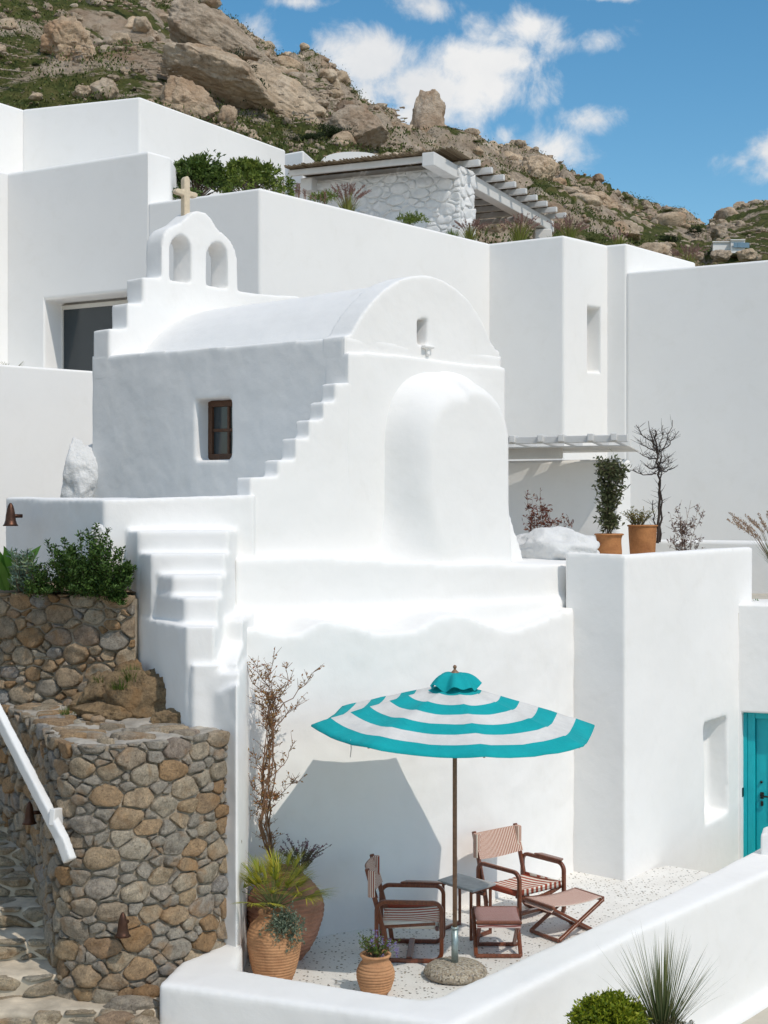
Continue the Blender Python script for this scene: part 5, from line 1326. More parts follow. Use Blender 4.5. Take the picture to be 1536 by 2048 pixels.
# pergola
pg = thing('pergola', 'white timber pergola with reed cover behind the whitewashed rubble wall', 'pergola', (1.5, 30, 8.7))
GA = Vector((.453, 1.0, 0)).normalized(); GB = Vector((-1, .453, 0)).normalized()
WT_ = simple('white_timber', (.66, .655, .635), .6, .06, 4)
g0 = P(856, 318, 27.0); LG = 7.3
zg = g0.z
mb = MB(); mb.beam(g0, g0 + GA * LG, .25, .26); bevel(mb.build('girder', WT_, pg), .02, 2)
g2 = g0 + GB * 3.05 + GA * .95; mb = MB(); mb.beam(g2, g2 + GA * (LG - .95), .26, .26); bevel(mb.build('girder', WT_, pg), .02, 2)
jz = zg + .13 + .06
for k in range(10):
    c = g0 + GA * (.72 + k * .70); c.z = jz
    if k == 0: a_ = c + GB * .16; mb = MB(); mb.beam(Vector((a_.x, a_.y, jz)), a_ + GB * 3.15, .10, .12)
    else: mb = MB(); mb.beam(c - GB * .5, c + GB * 3.3, .10, .12)
    bevel(mb.build('joist', WT_, pg), .015, 2)
REED = leaf_mat('reed_cover', (.16, .115, .07), (.24, .18, .115), (.33, .27, .19), .1, .9)
mb = MB(); rnd = random.Random(21); nr = 175
for i in range(nr):
    s_ = -.30 + 3.62 * i / nr; a_ = g0 + GB * s_ + GA * (.52 + rnd.uniform(-.06, .03)); b_ = g0 + GB * s_ + GA * (LG - .3 + rnd.uniform(-.1, .1)); a_.z = b_.z = jz + .085 + rnd.uniform(-.008, .012)
    m_ = a_.lerp(b_, .5); m_.z += rnd.uniform(-.02, .02)
    if rnd.random() < .93: mb.tube([a_, m_, b_], .0125, 5)
    if rnd.random() < .6: a2, m2, b2 = (q + GB * .01 + Vector((0, 0, .024)) for q in (a_, m_, b_)); mb.tube([a2, m2, b2], .012, 4)
tag(mb.build('reed_cover', REED, pg, False, fix=False), kind='stuff')
for s_ in (LG - .5, ):
    p_ = g0 + GA * s_; mb = MB(); mb.prism([(p_.x - .2, p_.y - .2), (p_.x + .2, p_.y - .2), (p_.x + .2, p_.y + .2), (p_.x - .2, p_.y + .2)], 8.3, zg - .15); bevel(mb.build('post', WT_, pg), .03, 2)
p_ = g2 + GA * (LG - 1.5); mb = MB(); mb.prism([(p_.x - .2, p_.y - .2), (p_.x + .2, p_.y - .2), (p_.x + .2, p_.y + .2), (p_.x - .2, p_.y + .2)], 8.3, zg - .13); bevel(mb.build('post', WT_, pg), .03, 2)
# small white house with sloping parapet beyond, and a vaulted roof
b0, b1, b2_ = P(545, 304, 31.5), P(607, 300, 31.0), P(645, 322, 33.6)
mb = MB(); mb.prism([b0.xy, b1.xy, (P(660, 322, 33.2).x, 33.2), (b0.x + .5, 34)], 8, b1.z)
bevel(tag(mb.build('garden_house', PLASTER2), 'small plain white house right of the roof bushes', 'house'), .05)
vb = thing('vaulted_house', 'white building with low curved roof behind the reed pergola', 'building', (-.4, 36, 9))
mb = MB(); cvx = P(700, 330, 37.0); pts = []
for i in range(13): a = PI * i / 12; pts.append(Vector((cvx.x - math.cos(a) * .83 * (.9 if a < PI / 2 else 1), 37.0, zat(330, 37.0) + .34 * math.sin(a) ** .6 - .02 * math.cos(a))))
mb.extrude(pts, (-.5, 3, 0)); mb.build('roof', PLASTER2, vb, False)
mb = MB(); mb.prism([(cvx.x - .85, 37.02), (cvx.x + .80, 37.02), (cvx.x + .3, 40), (cvx.x - 1.3, 40)], 8, zat(331, 37.0)); mb.build('wall', PLASTER2, vb)

# ================================================================ small pergola over the porch, right of the chapel
pg2 = thing('porch_pergola', 'small flat white slatted pergola above the shaded porch wall', 'pergola', (2.6, 20.5, 4.5))
j0 = onpl(1000, 880, (pw0.x, pw0.y), PB)
zj = zat(880, 20.6) + .02; pdir = Vector((*PB, 0)).normalized(); pin = Vector((.25, 1, 0)).normalized()
f0 = P(1012, 880, 20.3); f1 = P(1255, 884, 19.55)
fd = (f1 - f0); fd.z = 0; fd.normalize(); fl = (f1 - f0).length
for i, s_ in enumerate((-.62, -.30, .08, .50, .80, 1.22, 1.55)):
    a_ = Vector((f0.x, f0.y, 0)) + fd * s_; a_.z = zat(878, 20.3)
    if s_ > fl + .05: continue
    mb = MB(); mb.beam(a_ + pin * .02, a_ + pin * 2.4, .085, .105); bevel(mb.build('joist', WT_, pg2), .012, 2)
mb = MB(); a_ = Vector((f0.x, f0.y, 0)) - fd * .8; a_.z = zat(878, 20.3) - .02; b_ = Vector((f1.x, f1.y, 0)) + fd * .0; b_.z = a_.z; mb.beam(a_ + pin * .10, b_ + pin * .10, .05, .10); bevel(mb.build('edge_board', WT_, pg2), .01, 2)
mb = MB(); rnd = random.Random(31)
for i in range(44):
    if rnd.random() < .05: continue
    a_ = Vector((f0.x, f0.y, 0)) - fd * .8 + fd * .04 + pin * (.12 + .052 * i); L2 = fl + .75; a_.z = zat(890, 20.3) - .03
    b_ = a_ + fd * L2; mb.beam(a_, b_, .047, .012)
mb.build('slat_cover', WT_, pg2)
g_ = Vector((f0.x, f0.y, 0)) - fd * .8 + pin * .55; g_.z = zat(905, 20.5); e_ = onpl(1124, 905, (g_.x, g_.y), (fd.x, fd.y)); mb = MB(); mb.beam(g_, Vector((e_.x, e_.y, g_.z)), .12, .17); bevel(mb.build('beam', WT_, pg2), .02, 2)

# ================================================================ white-painted rocks
for (px, py, D, w, h, sd, lb) in ((1105, 1106, 16.9, 190, 108, 81, 'smooth whitewashed rock mound between the chapel and the terrace pots'), (168, 960, 17.6, 90, 170, 83, 'rough whitewashed rock leaning behind the corner of the chapel'), (200, 1090, 13.15, 46, 90, 85, 'jagged white plaster lump behind the green shrub')):
    me = rock_mesh('white_rock', 1.0, sd, 5, .3, (1, 1, 1), 6, .66, .06 if sd != 81 else .03); co = np.array([v.co for v in me.vertices]); mn, mx = co.min(0), co.max(0); s_ = D / FL
    for v in me.vertices: v.co = Vector(((v.co.x - (mn[0] + mx[0]) / 2) / (mx[0] - mn[0]) * w * s_, v.co.y * w * s_ * .42, (v.co.z - (mn[2] + mx[2]) / 2) / (mx[2] - mn[2]) * h * s_))
    me.transform(Matrix.Translation(P(px, py, D))); o = link_mesh('white_rock', me, WSTONE); tag(o, lb, 'rock')

# ================================================================ pots
def terra(name, col, dark):
    m, t, b, l = nmat(name); p = pos(t)
    c = ramp(t, tex_noise(t, 5, 7, .65, p, .5), [(.28, dark), (.5, col), (.75, tuple(min(1, q * 1.35) for q in col))])
    c = mixrgb(t, .5, c, ramp(t, tex_noise(t, 45, 4, .7, p), [(.3, (.75, .72, .7)), (.6, (1.1, 1.1, 1.1))]), 'MULTIPLY')
    l.new(c, b.inputs['Base Color']); b.inputs['Roughness'].default_value = .82; b.inputs['Specular IOR Level'].default_value = .25
    bump(t, tex_noise(t, 60, 4, .6, p), b, .4, .006); return m
TC1 = terra('terracotta', (.47, .25, .125), (.34, .165, .08)); TC2 = terra('brown_terracotta', (.42, .21, .135), (.30, .145, .09))
TC3 = terra('orange_terracotta', (.44, .195, .075), (.33, .13, .05))
def pot(label, c, H, prof, ribs, mat, group=None, ramp_=.008, name='clay_pot', rib_rng=(.1, .85), n=48, soil=.94):
    th = thing(name, label, 'pot', c, group); pr = []
    N = 90
    xs = [q[1] for q in prof]; rs = [q[0] for q in prof]
    for i in range(N + 1):
        v = i / N; 
        # smooth profile
        r = float(np.interp(v, xs, rs)); r = (r + float(np.interp(min(1, v + .03), xs, rs)) + float(np.interp(max(0, v - .03), xs, rs))) / 3
        if rib_rng[0] < v < rib_rng[1] and ribs: r += ramp_ * (abs(math.sin(PI * ribs * (v - rib_rng[0]) / (rib_rng[1] - rib_rng[0]))) ** .6 - .5)
        pr.append((r, v * H))
    rim = pr[-1][0]; pr += [(rim + .012, H), (rim + .014, H + .012), (rim + .004, H + .02), (rim - .014, H + .016), (rim - .016, H * soil)]
    mb = MB(); mb.lathe(pr, c, n, cap=False); mb.add([(c[0], c[1], c[2])] , []); me = mb.build('body', mat, th, True)
    mb = MB(); mb.lathe([(rim - .012, H * soil), (.001, H * soil + .01)], c, 24, cap=False); mb.build('soil', SOIL, th)
    return th
bigjar = (-.86, 12.62, 0)
pot('large dark ribbed clay jar in the patio corner behind the other pot', bigjar, .76, [(.15, 0), (.19, .06), (.27, .25), (.325, .48), (.335, .6), (.30, .75), (.22, .88), (.155, .95), (.15, 1)], 15, TC2, ramp_=.022, rib_rng=(.08, .9))
frpot = (-.91, 12.02, 0)
pot('medium orange ribbed clay pot with small palm in the patio corner', frpot, .56, [(.145, 0), (.165, .08), (.20, .3), (.222, .55), (.222, .72), (.19, .85), (.13, .94), (.12, 1)], 17, TC1, ramp_=.010)
smpot = (-.068, 11.68, 0)
pot('small round ribbed clay pot with purple flowers beside the parapet', smpot, .31, [(.09, 0), (.12, .12), (.15, .42), (.153, .6), (.13, .78), (.105, .88), (.115, 1)], 10, TC1, ramp_=.009)
TZ = 3.08
tp1 = P(1218, 1100, 17.3); tp1 = (tp1.x, 17.3, TZ); tp2 = P(1285, 1100, 17.6); tp2 = (tp2.x, 17.6, TZ)
pot('round terracotta pot holding the leafy climber on the upper terrace', tp1, .50, [(.10, 0), (.14, .3), (.155, .6), (.145, .85), (.15, .95), (.165, 1)], 0, TC3)
pot('wide straight terracotta pot holding the bare tree on the upper terrace', tp2, .60, [(.13, 0), (.15, .4), (.165, .75), (.172, 1)], 0, TC3)

# ================================================================ patio plants
DRY = simple('dry_stem', (.23, .13, .075), .85, .3, 20, .3, 60); DRYL = leaf_mat('dry_leaf', (.22, .12, .04), (.34, .20, .06), (.30, .10, .04), .2)
def branch_plant(name, label, base, segs, mat, leafmat, leafL, seed, parent=None, cat='plant', nleaf=4, W=None, group=None, twig=7, tl=.16, r0=.008, lr=.5):
    """segs: list of polylines (points, radius)"""
    rnd = random.Random(seed); th = thing(name, label, cat, base, group); mb = MB(); LP, LD = [], []
    for pts, r in segs:
        pts = [Vector(q) for q in pts]; fine = []
        for a, b_ in zip(pts, pts[1:]):
            for s_ in range(4): fine.append(a.lerp(b_, s_ / 4) + Vector((rnd.gauss(0, 1), rnd.gauss(0, 1), rnd.gauss(0, .5))) * .012)
        fine.append(pts[-1]); mb.tube(fine, [r * (1 - .7 * i / len(fine)) for i in range(len(fine))], 6, cap=False)
        for k in range(int(twig * len(pts))):
            i = rnd.randrange(int(len(fine) * .15), len(fine) - 1); a = fine[i]; d = Vector((rnd.gauss(0, 1), rnd.gauss(0, .6), abs(rnd.gauss(0, .8)) + .1)).normalized(); L = tl * rnd.uniform(.3, 1.2)
            m_ = a + d * L * .5 + Vector((0, 0, .01)); e = a + d * L + Vector((0, 0, .02)); mb.tube([a, m_, e], [.0024, .002, .001], 4, cap=False)
            for _ in range(nleaf):
                f_ = rnd.random(); LP.append(a.lerp(e, f_)); LD.append(Vector((rnd.gauss(0, 1), rnd.gauss(0, 1), rnd.gauss(0, 1) + .3)))
    mb.build('stems', mat, th, True, fix=False)
    if LP:
        LP, LD = np.array([tuple(q) for q in LP]), np.array([tuple(q) for q in LD]); me = leaves_mesh('leaves', LP, LD, leafL * (.6 + .8 * RNG.rand(len(LP))), (W or leafL * lr) * (.7 + .5 * RNG.rand(len(LP)))); link_mesh('leaves', me, leafmat, th)
    return th
segs = []; rnd = random.Random(3); bx, by = -.95, 12.60
def pp(px, py, D=12.62): return P(px, py, D)
for k in range(9):
    o_ = [rnd.uniform(-14, 14) for _ in range(5)]; dd = [rnd.uniform(-.07, .07) for _ in range(5)]
    segs.append(([(bx + rnd.uniform(-.03, .03), by + rnd.uniform(-.03, .03), .72), pp(528 + o_[0], 1650, 12.6 + dd[0]), pp(538 + o_[1], 1540, 12.6 + dd[1]), pp(542 + o_[2] * .7, 1450, 12.6 + dd[2]), pp(545 + o_[3] * .8, 1385, 12.6 + dd[3])], .0085))
for tgt in ((490, 1325), (505, 1318), (548, 1302), (585, 1325), (640, 1335), (604, 1395), (515, 1375), (540, 1340), (520, 1400), (495, 1500), (590, 1480), (600, 1560), (498, 1560), (500, 1640), (560, 1600), (588, 1350)):
    yb = min(1600, tgt[1] + rnd.uniform(60, 120)); m_ = ((tgt[0] + 542) / 2 + rnd.uniform(-8, 8), (tgt[1] + yb) / 2 + rnd.uniform(-10, 10)); D0 = 12.6 + rnd.uniform(-.12, .12)
    segs.append(([pp(540 + rnd.uniform(-6, 6), yb, 12.6), pp(m_[0], m_[1], (12.6 + D0) / 2), pp(tgt[0], tgt[1], D0)], .0048))
branch_plant('climbing_plant', 'tall nearly leafless climber with thin brown stems rising from the big jar', (bx, by, .72), segs, DRY, DRYL, .028, 5, twig=5, tl=.11, nleaf=3)
# heather-like plant behind
HEA = leaf_mat('heather', (.05, .06, .025), (.09, .10, .04), (.14, .07, .09), .2)
c_ = P(602, 1700, 12.75)
def spikes(name, label, base, n, L, spread, mat, seed, W=.006, cat='plant', droop=.15, leafy=10, leafL=.02, tip=None, group=None, stemmat=None):
    rnd = random.Random(seed); th = thing(name, label, cat, base, group); mb = MB(); LP, LD = [], []; TP, TD = [], []
    for k in range(n):
        a = rnd.uniform(0, 2 * PI); s_ = rnd.random() ** .7 * spread; l_ = L * rnd.uniform(.6, 1.1); d = Vector((math.cos(a) * s_, math.sin(a) * s_, 1)).normalized(); b0 = Vector(base) + Vector((math.cos(a), math.sin(a), 0)) * rnd.uniform(0, .05)
        m_ = b0 + d * l_ * .55; e = b0 + d * l_ + Vector((d.x, d.y, -abs(s_))) * droop * l_; mb.tube([b0, m_, e], [W * .5, W * .4, W * .15], 4, cap=False)
        for _ in range(leafy):
            f_ = rnd.uniform(.2, 1); q = b0.lerp(m_, f_ * 2) if f_ < .5 else m_.lerp(e, f_ * 2 - 1); (TP if tip and f_ > .72 else LP).append(tuple(q)); (TD if tip and f_ > .72 else LD).append((rnd.gauss(0, 1), rnd.gauss(0, 1), rnd.gauss(0, .6) + .7))
    mb.build('stems', stemmat or BARK, th, True, fix=False)
    if LP: link_mesh('leaves', leaves_mesh('leaves', np.array(LP), np.array(LD), leafL * (.7 + .6 * RNG.rand(len(LP))), leafL * .42), mat, th)
    if TP: tag(link_mesh('flowers', leaves_mesh('flowers', np.array(TP), np.array(TD), leafL * .9, leafL * .5), tip, th), kind='stuff')
    return th
MAUVE = leaf_mat('mauve_flower', (.16, .08, .12), (.25, .13, .19), (.12, .06, .06), .2); PURP = leaf_mat('violet_flower', (.20, .15, .42), (.32, .25, .55), (.40, .36, .62), .3)
spikes('heather_plant', 'dark heather-like plant with mauve tips behind the small palm', (c_.x, c_.y, .74), 46, .30, .85, HEA, 8, leafy=26, leafL=.020, tip=MAUVE)
# small palm: fans of pointed leaflets
PALM = leaf_mat('palm_green', (.16, .20, .02), (.32, .34, .04), (.52, .46, .06), .35, .45); PALMS = simple('palm_stem', (.14, .16, .05), .7, .2, 10)
def blade_strip(mb, base, d, L, W, droop, n=4):
    d = Vector(d).normalized(); sd = d.cross(Vector((0, 0, 1))); sd = sd.normalized() if sd.length > .01 else Vector((1, 0, 0)); vs = []
    for i in range(n + 1):
        f_ = i / n; q = Vector(base) + d * L * f_ + Vector((0, 0, -droop * L * f_ * f_)); w = W * (1 - f_) ** .7 * min(1, .5 + f_ * 3) * .5
        vs += [q - sd * w, q + sd * w]
    mb.add(vs, [(2 * i, 2 * i + 1, 2 * i + 3, 2 * i + 2) for i in range(n)])
def palm(label, base, fans, mat, seed, L=.24, leaf=.17, name='small_palm', W=.012, spreadz=.6, cat='palm'):
    rnd = random.Random(seed); th = thing(name, label, cat, base); sb = MB()
    for k in range(fans):
        a = 2 * PI * k / fans * 2.4 + rnd.uniform(-.3, .3); el_ = rnd.uniform(.25, 1.35) if spreadz else .5; d = Vector((math.cos(a) * math.cos(el_), math.sin(a) * math.cos(el_), math.sin(el_))); Lk = L * rnd.uniform(.7, 1.15)
        e = Vector(base) + d * Lk; sb.tube([Vector(base), Vector(base) + d * Lk * .5 + Vector((0, 0, .01)), e], [.005, .004, .003], 5, cap=False)
        s1 = d.cross(Vector((0, 0, 1))).normalized(); mb = MB(); nl_ = 17
        for j in range(nl_):
            b_ = (j / (nl_ - 1) - .5) * 2.6; dd_ = d * math.cos(b_) + s1 * math.sin(b_); dd_.z += rnd.uniform(-.05, .05); blade_strip(mb, e, dd_, leaf * (1 - .25 * abs(b_) / 1.3) * rnd.uniform(.85, 1.1), W, .22)
        mb.build('frond', mat, th, fix=False)
    sb.build('stems', PALMS, th, True, fix=False); return th
palm('small bright green fan palm in the medium clay pot', (-.91, 12.0, .60), 40, PALM, 4, .33, .25)
# trailing grey-green plant
GREY = leaf_mat('grey_green', (.10, .14, .10), (.17, .22, .16), (.24, .27, .20), .2)
Pn, Dn, Ln, Wn, _ = shrub_leaves((-.83, 11.86, .50), (.15, .10, .14), 330, 6, .03, .014, 61, .1, .5, False)
me = leaves_mesh('trailing_plant', Pn, Dn, Ln, Wn); o = link_mesh('trailing_plant', me, GREY); tag(o, 'grey-green trailing plant spilling over the rim of the medium pot', 'plant')
# small pot flowers
GRN = leaf_mat('fresh_green', (.05, .10, .02), (.12, .19, .035), (.22, .24, .05), .3)
spikes('flowering_plant', 'violet flowering plant in the small round pot', (smpot[0], smpot[1], .30), 34, .20, 1.1, GRN, 12, leafy=15, leafL=.026, tip=None)
fp = MB(); rnd = random.Random(6); LP, LD = [], []
for (px, py) in ((752, 1868), (764, 1880), (790, 1892), (778, 1885), (745, 1885), (766, 1915), (736, 1930), (772, 1925), (795, 1905)):
    q = P(px, py, 11.65 + rnd.uniform(-.07, .07))
    for _ in range(26): LP.append((q.x + rnd.gauss(0, .006), q.y + rnd.gauss(0, .006), q.z + rnd.uniform(-.04, .03))); LD.append((rnd.gauss(0, 1), rnd.gauss(0, 1), .3))
    fp.tube([(smpot[0] + rnd.uniform(-.04, .04), smpot[1], .31), (q.x * .6 + smpot[0] * .4, q.y, q.z * .6 + .13), (q.x, q.y, q.z)], .0018, 4, cap=False)
bl_ = thing('bluebell_sprays', 'loose violet flower sprays standing up from the small round pot', 'flowers', (smpot[0], smpot[1], .31)); fp.build('stems', GRN, bl_, fix=False)
tag(link_mesh('flowers', leaves_mesh('flowers', np.array(LP), np.array(LD), .018, .010), PURP, bl_), kind='stuff')

# ================================================================ plants in the planting bed (left)
ROSM = leaf_mat('rosemary_green', (.025, .060, .012), (.06, .125, .022), (.11, .19, .036), .2, .6)
def bush_spikes(name, label, base, cx, cy, ends, seed, mat, leafL=.036, per=190, cat='shrub', sp=.035, W=.45):
    """leafy upright shoots; ends = shoot tips"""
    rnd = random.Random(seed); th = thing(name, label, cat, base); mb = MB(); LP, LD = [], []
    for e in ends:
        e = Vector(e); b0 = Vector(base) + Vector(((e.x - base[0]) * .35, (e.y - base[1]) * .35, rnd.uniform(-.02, .08))); m_ = b0.lerp(e, .5) + Vector(((e.x - base[0]) * .12, 0, -.02)); mb.tube([b0, m_, e], [.006, .004, .0015], 5, cap=False)
        for _ in range(per):
            f_ = rnd.random() ** .7; q = b0.lerp(m_, f_ * 2) if f_ < .5 else m_.lerp(e, f_ * 2 - 1); s_ = sp * (1.25 - f_); LP.append((q.x + rnd.gauss(0, s_), q.y + rnd.gauss(0, s_), q.z + rnd.gauss(0, s_ * .6))); LD.append((rnd.gauss(0, .9), rnd.gauss(0, .9), rnd.gauss(0, .4) + .7))
    mb.build('stems', BARK, th, True, fix=False); link_mesh('foliage', leaves_mesh('foliage', np.array(LP), np.array(LD), leafL * (.7 + .6 * RNG.rand(len(LP))), leafL * W), mat, th); return th
rnd = random.Random(18); ends = []
top = [(95, 1082), (110, 1092), (128, 1078), (140, 1095), (160, 1065), (178, 1062), (192, 1050), (205, 1072), (216, 1060), (222, 1085), (236, 1100), (246, 1098), (268, 1135), (258, 1125), (150, 1110), (118, 1115)]
for (x, y) in top: ends.append(P(x, y, 12.98 + rnd.uniform(-.12, .2)))
for _ in range(70):
    x = rnd.uniform(95, 262); yt = np.interp(x, [95, 190, 270], [1105, 1075, 1140]); ends.append(P(x, rnd.uniform(yt, 1185), 12.92 + rnd.uniform(-.22, .25)))
for (x, y) in ((235, 1200), (245, 1210), (252, 1195), (228, 1190)): ends.append(P(x, y, 12.8))
bush_spikes('green_shrub', 'dense dark green upright shrub on the rubble wall beside the plaster steps', (P(180, 1180, 13.0).x, 13.0, 3.16), 0, 0, ends, 3, ROSM)
ends = [P(rnd.uniform(52, 104), rnd.uniform(1120, 1185), 12.98 + rnd.uniform(-.15, .2)) for _ in range(22)]
bush_spikes('low_shrub', 'low creeping green shrub between the dark shrub and the broad-leaved plants', (P(75, 1185, 13.05).x, 13.05, 3.15), 0, 0, ends, 5, ROSM, per=60)
BIG = leaf_mat('broad_leaf', (.04, .11, .015), (.08, .19, .03), (.14, .24, .05), .35, .4)
def broad(name, label, base, n, L, W, mat, seed, spread=.8, cat='plant', droop=.12):
    rnd = random.Random(seed); th = thing(name, label, cat, base)
    for k in range(n):
        a = rnd.uniform(0, 6.28); d = Vector((math.cos(a) * spread * rnd.uniform(.2, 1), math.sin(a) * spread * .6, 1)); mb = MB(); q = Vector(base) + Vector((rnd.gauss(0, .05), rnd.gauss(0, .04), 0)); d.normalize(); sd = Vector((rnd.gauss(0, 1), rnd.gauss(0, 1), 0)); sd = (sd - d * sd.dot(d)).normalized(); vs = []; l_ = L * rnd.uniform(.6, 1.1)
        for i in range(7):
            f_ = i / 6; w = W * math.sin(PI * min(1, f_ * .92 + .08)) ** .8 * .5; c = q + d * l_ * f_ + Vector((d.x, d.y, -.4)) * droop * l_ * f_ * f_; nn2 = sd.cross(d); vs += [c - sd * w + nn2 * w * .35, c, c + sd * w + nn2 * w * .35]
        mb.add(vs, [(3 * i + j, 3 * i + j + 1, 3 * i + j + 4, 3 * i + j + 3) for i in range(6) for j in range(2)]); mb.build('leaf', mat, th, True, fix=False)
    return th
broad('broad_leaf_plant', 'broad-leaved green plant in front of the shaded wall at the left edge', (P(24, 1165, 13.35).x, 13.35, 3.16), 18, .46, .12, BIG, 3)
GRY2 = leaf_mat('silver_green', (.09, .15, .12), (.16, .24, .19), (.25, .30, .15), .25)
ends = [P(rnd.uniform(20, 72), rnd.uniform(1095, 1160), 13.05 + rnd.uniform(-.15, .15)) for _ in range(40)]
bush_spikes('silver_shrub', 'silvery blue-green plant next to the broad green leaves', (P(42, 1170, 13.1).x, 13.1, 3.15), 0, 0, ends, 7, GRY2, leafL=.055, per=26, sp=.02, W=.28)
# weeds on the rock
GRASS = leaf_mat('grass_green', (.06, .10, .02), (.12, .18, .035), (.22, .24, .07), .35)
def grass_tuft(name, label, base, n, L, W, spread, mat, seed, droop=.35, cat='grass', plume=None, np_=0, group=None, rr=.05, lean=(0, 0)):
    rnd = random.Random(seed); th = thing(name, label, cat, base, group); mb = MB(); pm = []
    for k in range(n):
        a = rnd.uniform(0, 2 * PI); s_ = rnd.random() ** .8 * spread; d = Vector((math.cos(a) * s_ + lean[0], math.sin(a) * s_ * .9 + lean[1], 1)); q = Vector(base) + Vector((math.cos(a), math.sin(a), 0)) * rnd.uniform(0, rr); blade_strip(mb, q, d, L * rnd.uniform(.6, 1.1), W, droop * rnd.uniform(.3, 1.2) * s_, 5)
    mb.build('blades', mat, th, fix=False)
    if plume:
        sb = MB(); LP, LD = [], []
        for k in range(np_):
            a = rnd.uniform(0, 2 * PI); s_ = rnd.random() ** .6 * spread * 1.0; d = Vector((math.cos(a) * s_, math.sin(a) * s_ * .8, 1)).normalized(); l_ = L * rnd.uniform(1.0, 1.35); b0 = Vector(base); m_ = b0 + d * l_ * .65; e = b0 + d * l_ + Vector((d.x * .25, d.y * .25, -.1)) * l_; sb.tube([b0, m_, e], [.003, .0025, .0015], 4, cap=False)
            for _ in range(46): f_ = rnd.uniform(.05, 1); q = m_.lerp(e, f_); LP.append((q.x + rnd.gauss(0, .008), q.y + rnd.gauss(0, .008), q.z + rnd.gauss(0, .008))); LD.append(tuple(d + Vector((rnd.gauss(0, .5), rnd.gauss(0, .5), rnd.gauss(0, .3)))))
        sb.build('stalks', DRY, th, fix=False); link_mesh('plumes', leaves_mesh('plumes', np.array(LP), np.array(LD), .035, .012), plume, th)
    return th
for k, (px, py, D, n, L, lb) in enumerate(((262, 1362, 12.5, 260, .16, 'grass tuft growing at the top of the brown rock'), (240, 1378, 12.45, 200, .13, 'grass tuft hanging over the left side of the brown rock'), (135, 1432, 12.55, 60, .12, 'small green weed at the foot of the rubble wall'), (205, 1365, 12.75, 90, .1, 'green weed in the crack between rubble wall and rock'))):
    q = P(px, py, D); grass_tuft('grass_tuft', lb, tuple(q), n, L, .007, .9, GRASS, 20 + k, .8, rr=.09)
# ================================================================ plants outside the parapet, bottom right
mb = MB(); mb.prism([(1.15, 9.2), (2.6, 9.2), (2.6, 10.6), (1.9, 10.75), (1.15, 10.3)], -.9, -.12); o = mb.build('planter', PLASTER); bevel(o, .04); tag(o, 'low white planter bed below the parapet holding the round bush', 'planter')
YG = leaf_mat('yellow_green', (.10, .16, .012), (.24, .30, .02), (.42, .44, .04), .35, .45)
q = P(1218, 2045, 10.2); shrub('round_bush', 'round bright yellow-green bush in front of the parapet', 'bush', (q.x, q.y, q.z - .02), (.275, .24, .30), 1500, 7, .034, .017, YG, seed=71, lump=.12, base=(q.x, q.y, -.12), stems=30, sr=.006)
SPIKY = leaf_mat('spiky_grass', (.07, .10, .035), (.13, .17, .06), (.30, .26, .13), .3)
q = P(1325, 2048, 10.35); grass_tuft('spiky_grass', 'tall fountain of thin grey-green spiky grass in front of the parapet', (q.x, q.y, q.z - .12), 300, .80, .0088, .80, SPIKY, 31, .30, rr=.03)
DTH = leaf_mat('dull_thyme', (.05, .045, .025), (.10, .10, .04), (.15, .13, .06), .2)
q = P(1345, 2062, 10.2); shrub('thyme_bush', 'dull green-brown low bush at the foot of the spiky grass', 'bush', (q.x, q.y, q.z - .04), (.17, .14, .15), 500, 7, .022, .007, DTH, seed=73, base=(q.x, q.y, -.12), stems=24, sr=.004)

# ================================================================ terrace plants
OLV = leaf_mat('olive_green', (.05, .065, .03), (.10, .12, .05), (.19, .19, .10), .25)
segs = []; rnd = random.Random(14)
for k in range(7): x0 = tp1[0] + rnd.uniform(-.03, .03); segs.append(([(x0, tp1[1], TZ + .48), (x0 + rnd.uniform(-.1, .1), tp1[1], TZ + .85), (x0 + rnd.uniform(-.14, .16), tp1[1] + rnd.uniform(-.1, .1), TZ + 1.15), (x0 + rnd.uniform(-.16, .16), tp1[1] + rnd.uniform(-.1, .1), TZ + rnd.uniform(1.25, 1.42))], .006))
branch_plant('leafy_climber', 'leafy olive-green climber standing in the round terracotta pot', tp1, segs, BARK, OLV, .065, 15, twig=16, tl=.16, nleaf=5, lr=.42)
BLK = simple('dark_bark', (.05, .035, .028), .9, .3, 20, .4, 60)
bt = []; D_ = 17.6
def tq(px, py, dd=0): return P(px, py, D_ + dd)
bt.append(([tq(1316, 1085), tq(1317, 1010), tq(1318, 960), tq(1316, 915), tq(1312, 880), tq(1310, 860)], .019))
bt.append(([tq(1322, 1085), tq(1323, 1020), tq(1321, 950), tq(1318, 930)], .015))
bt.append(([tq(1309, 1080), tq(1310, 1040), tq(1306, 1000)], .012))
rnd = random.Random(8)
for tgt in ((1272, 850), (1297, 842), (1345, 840), (1358, 862), (1275, 880), (1262, 940), (1345, 925), (1338, 912), (1280, 905), (1326, 850), (1300, 862), (1350, 935), (1290, 930)):
    yb = rnd.uniform(max(tgt[1] + 12, 880), 935); bt.append(([tq(1315, yb), tq((tgt[0] + 1315) / 2, (yb + tgt[1]) / 2 + 6, rnd.uniform(-.1, .1)), tq(*tgt, rnd.uniform(-.2, .2))], .009))
branch_plant('bare_tree', 'small bare dark tree with twiggy crown in the wide terracotta pot', tp2, bt, BLK, DRYL, .03, 19, twig=7, tl=.12, nleaf=0, cat='tree')
YGR = leaf_mat('mixed_green', (.10, .13, .03), (.20, .20, .05), (.35, .22, .04), .3)
spikes('potted_herbs', 'yellow-green herbs at the foot of the bare tree in its pot', (tp2[0] - .06, tp2[1], TZ + .58), 40, .26, .8, YGR, 22, leafy=16, leafL=.03)
REDL = leaf_mat('red_leaf', (.10, .03, .025), (.19, .055, .04), (.26, .11, .06), .25)
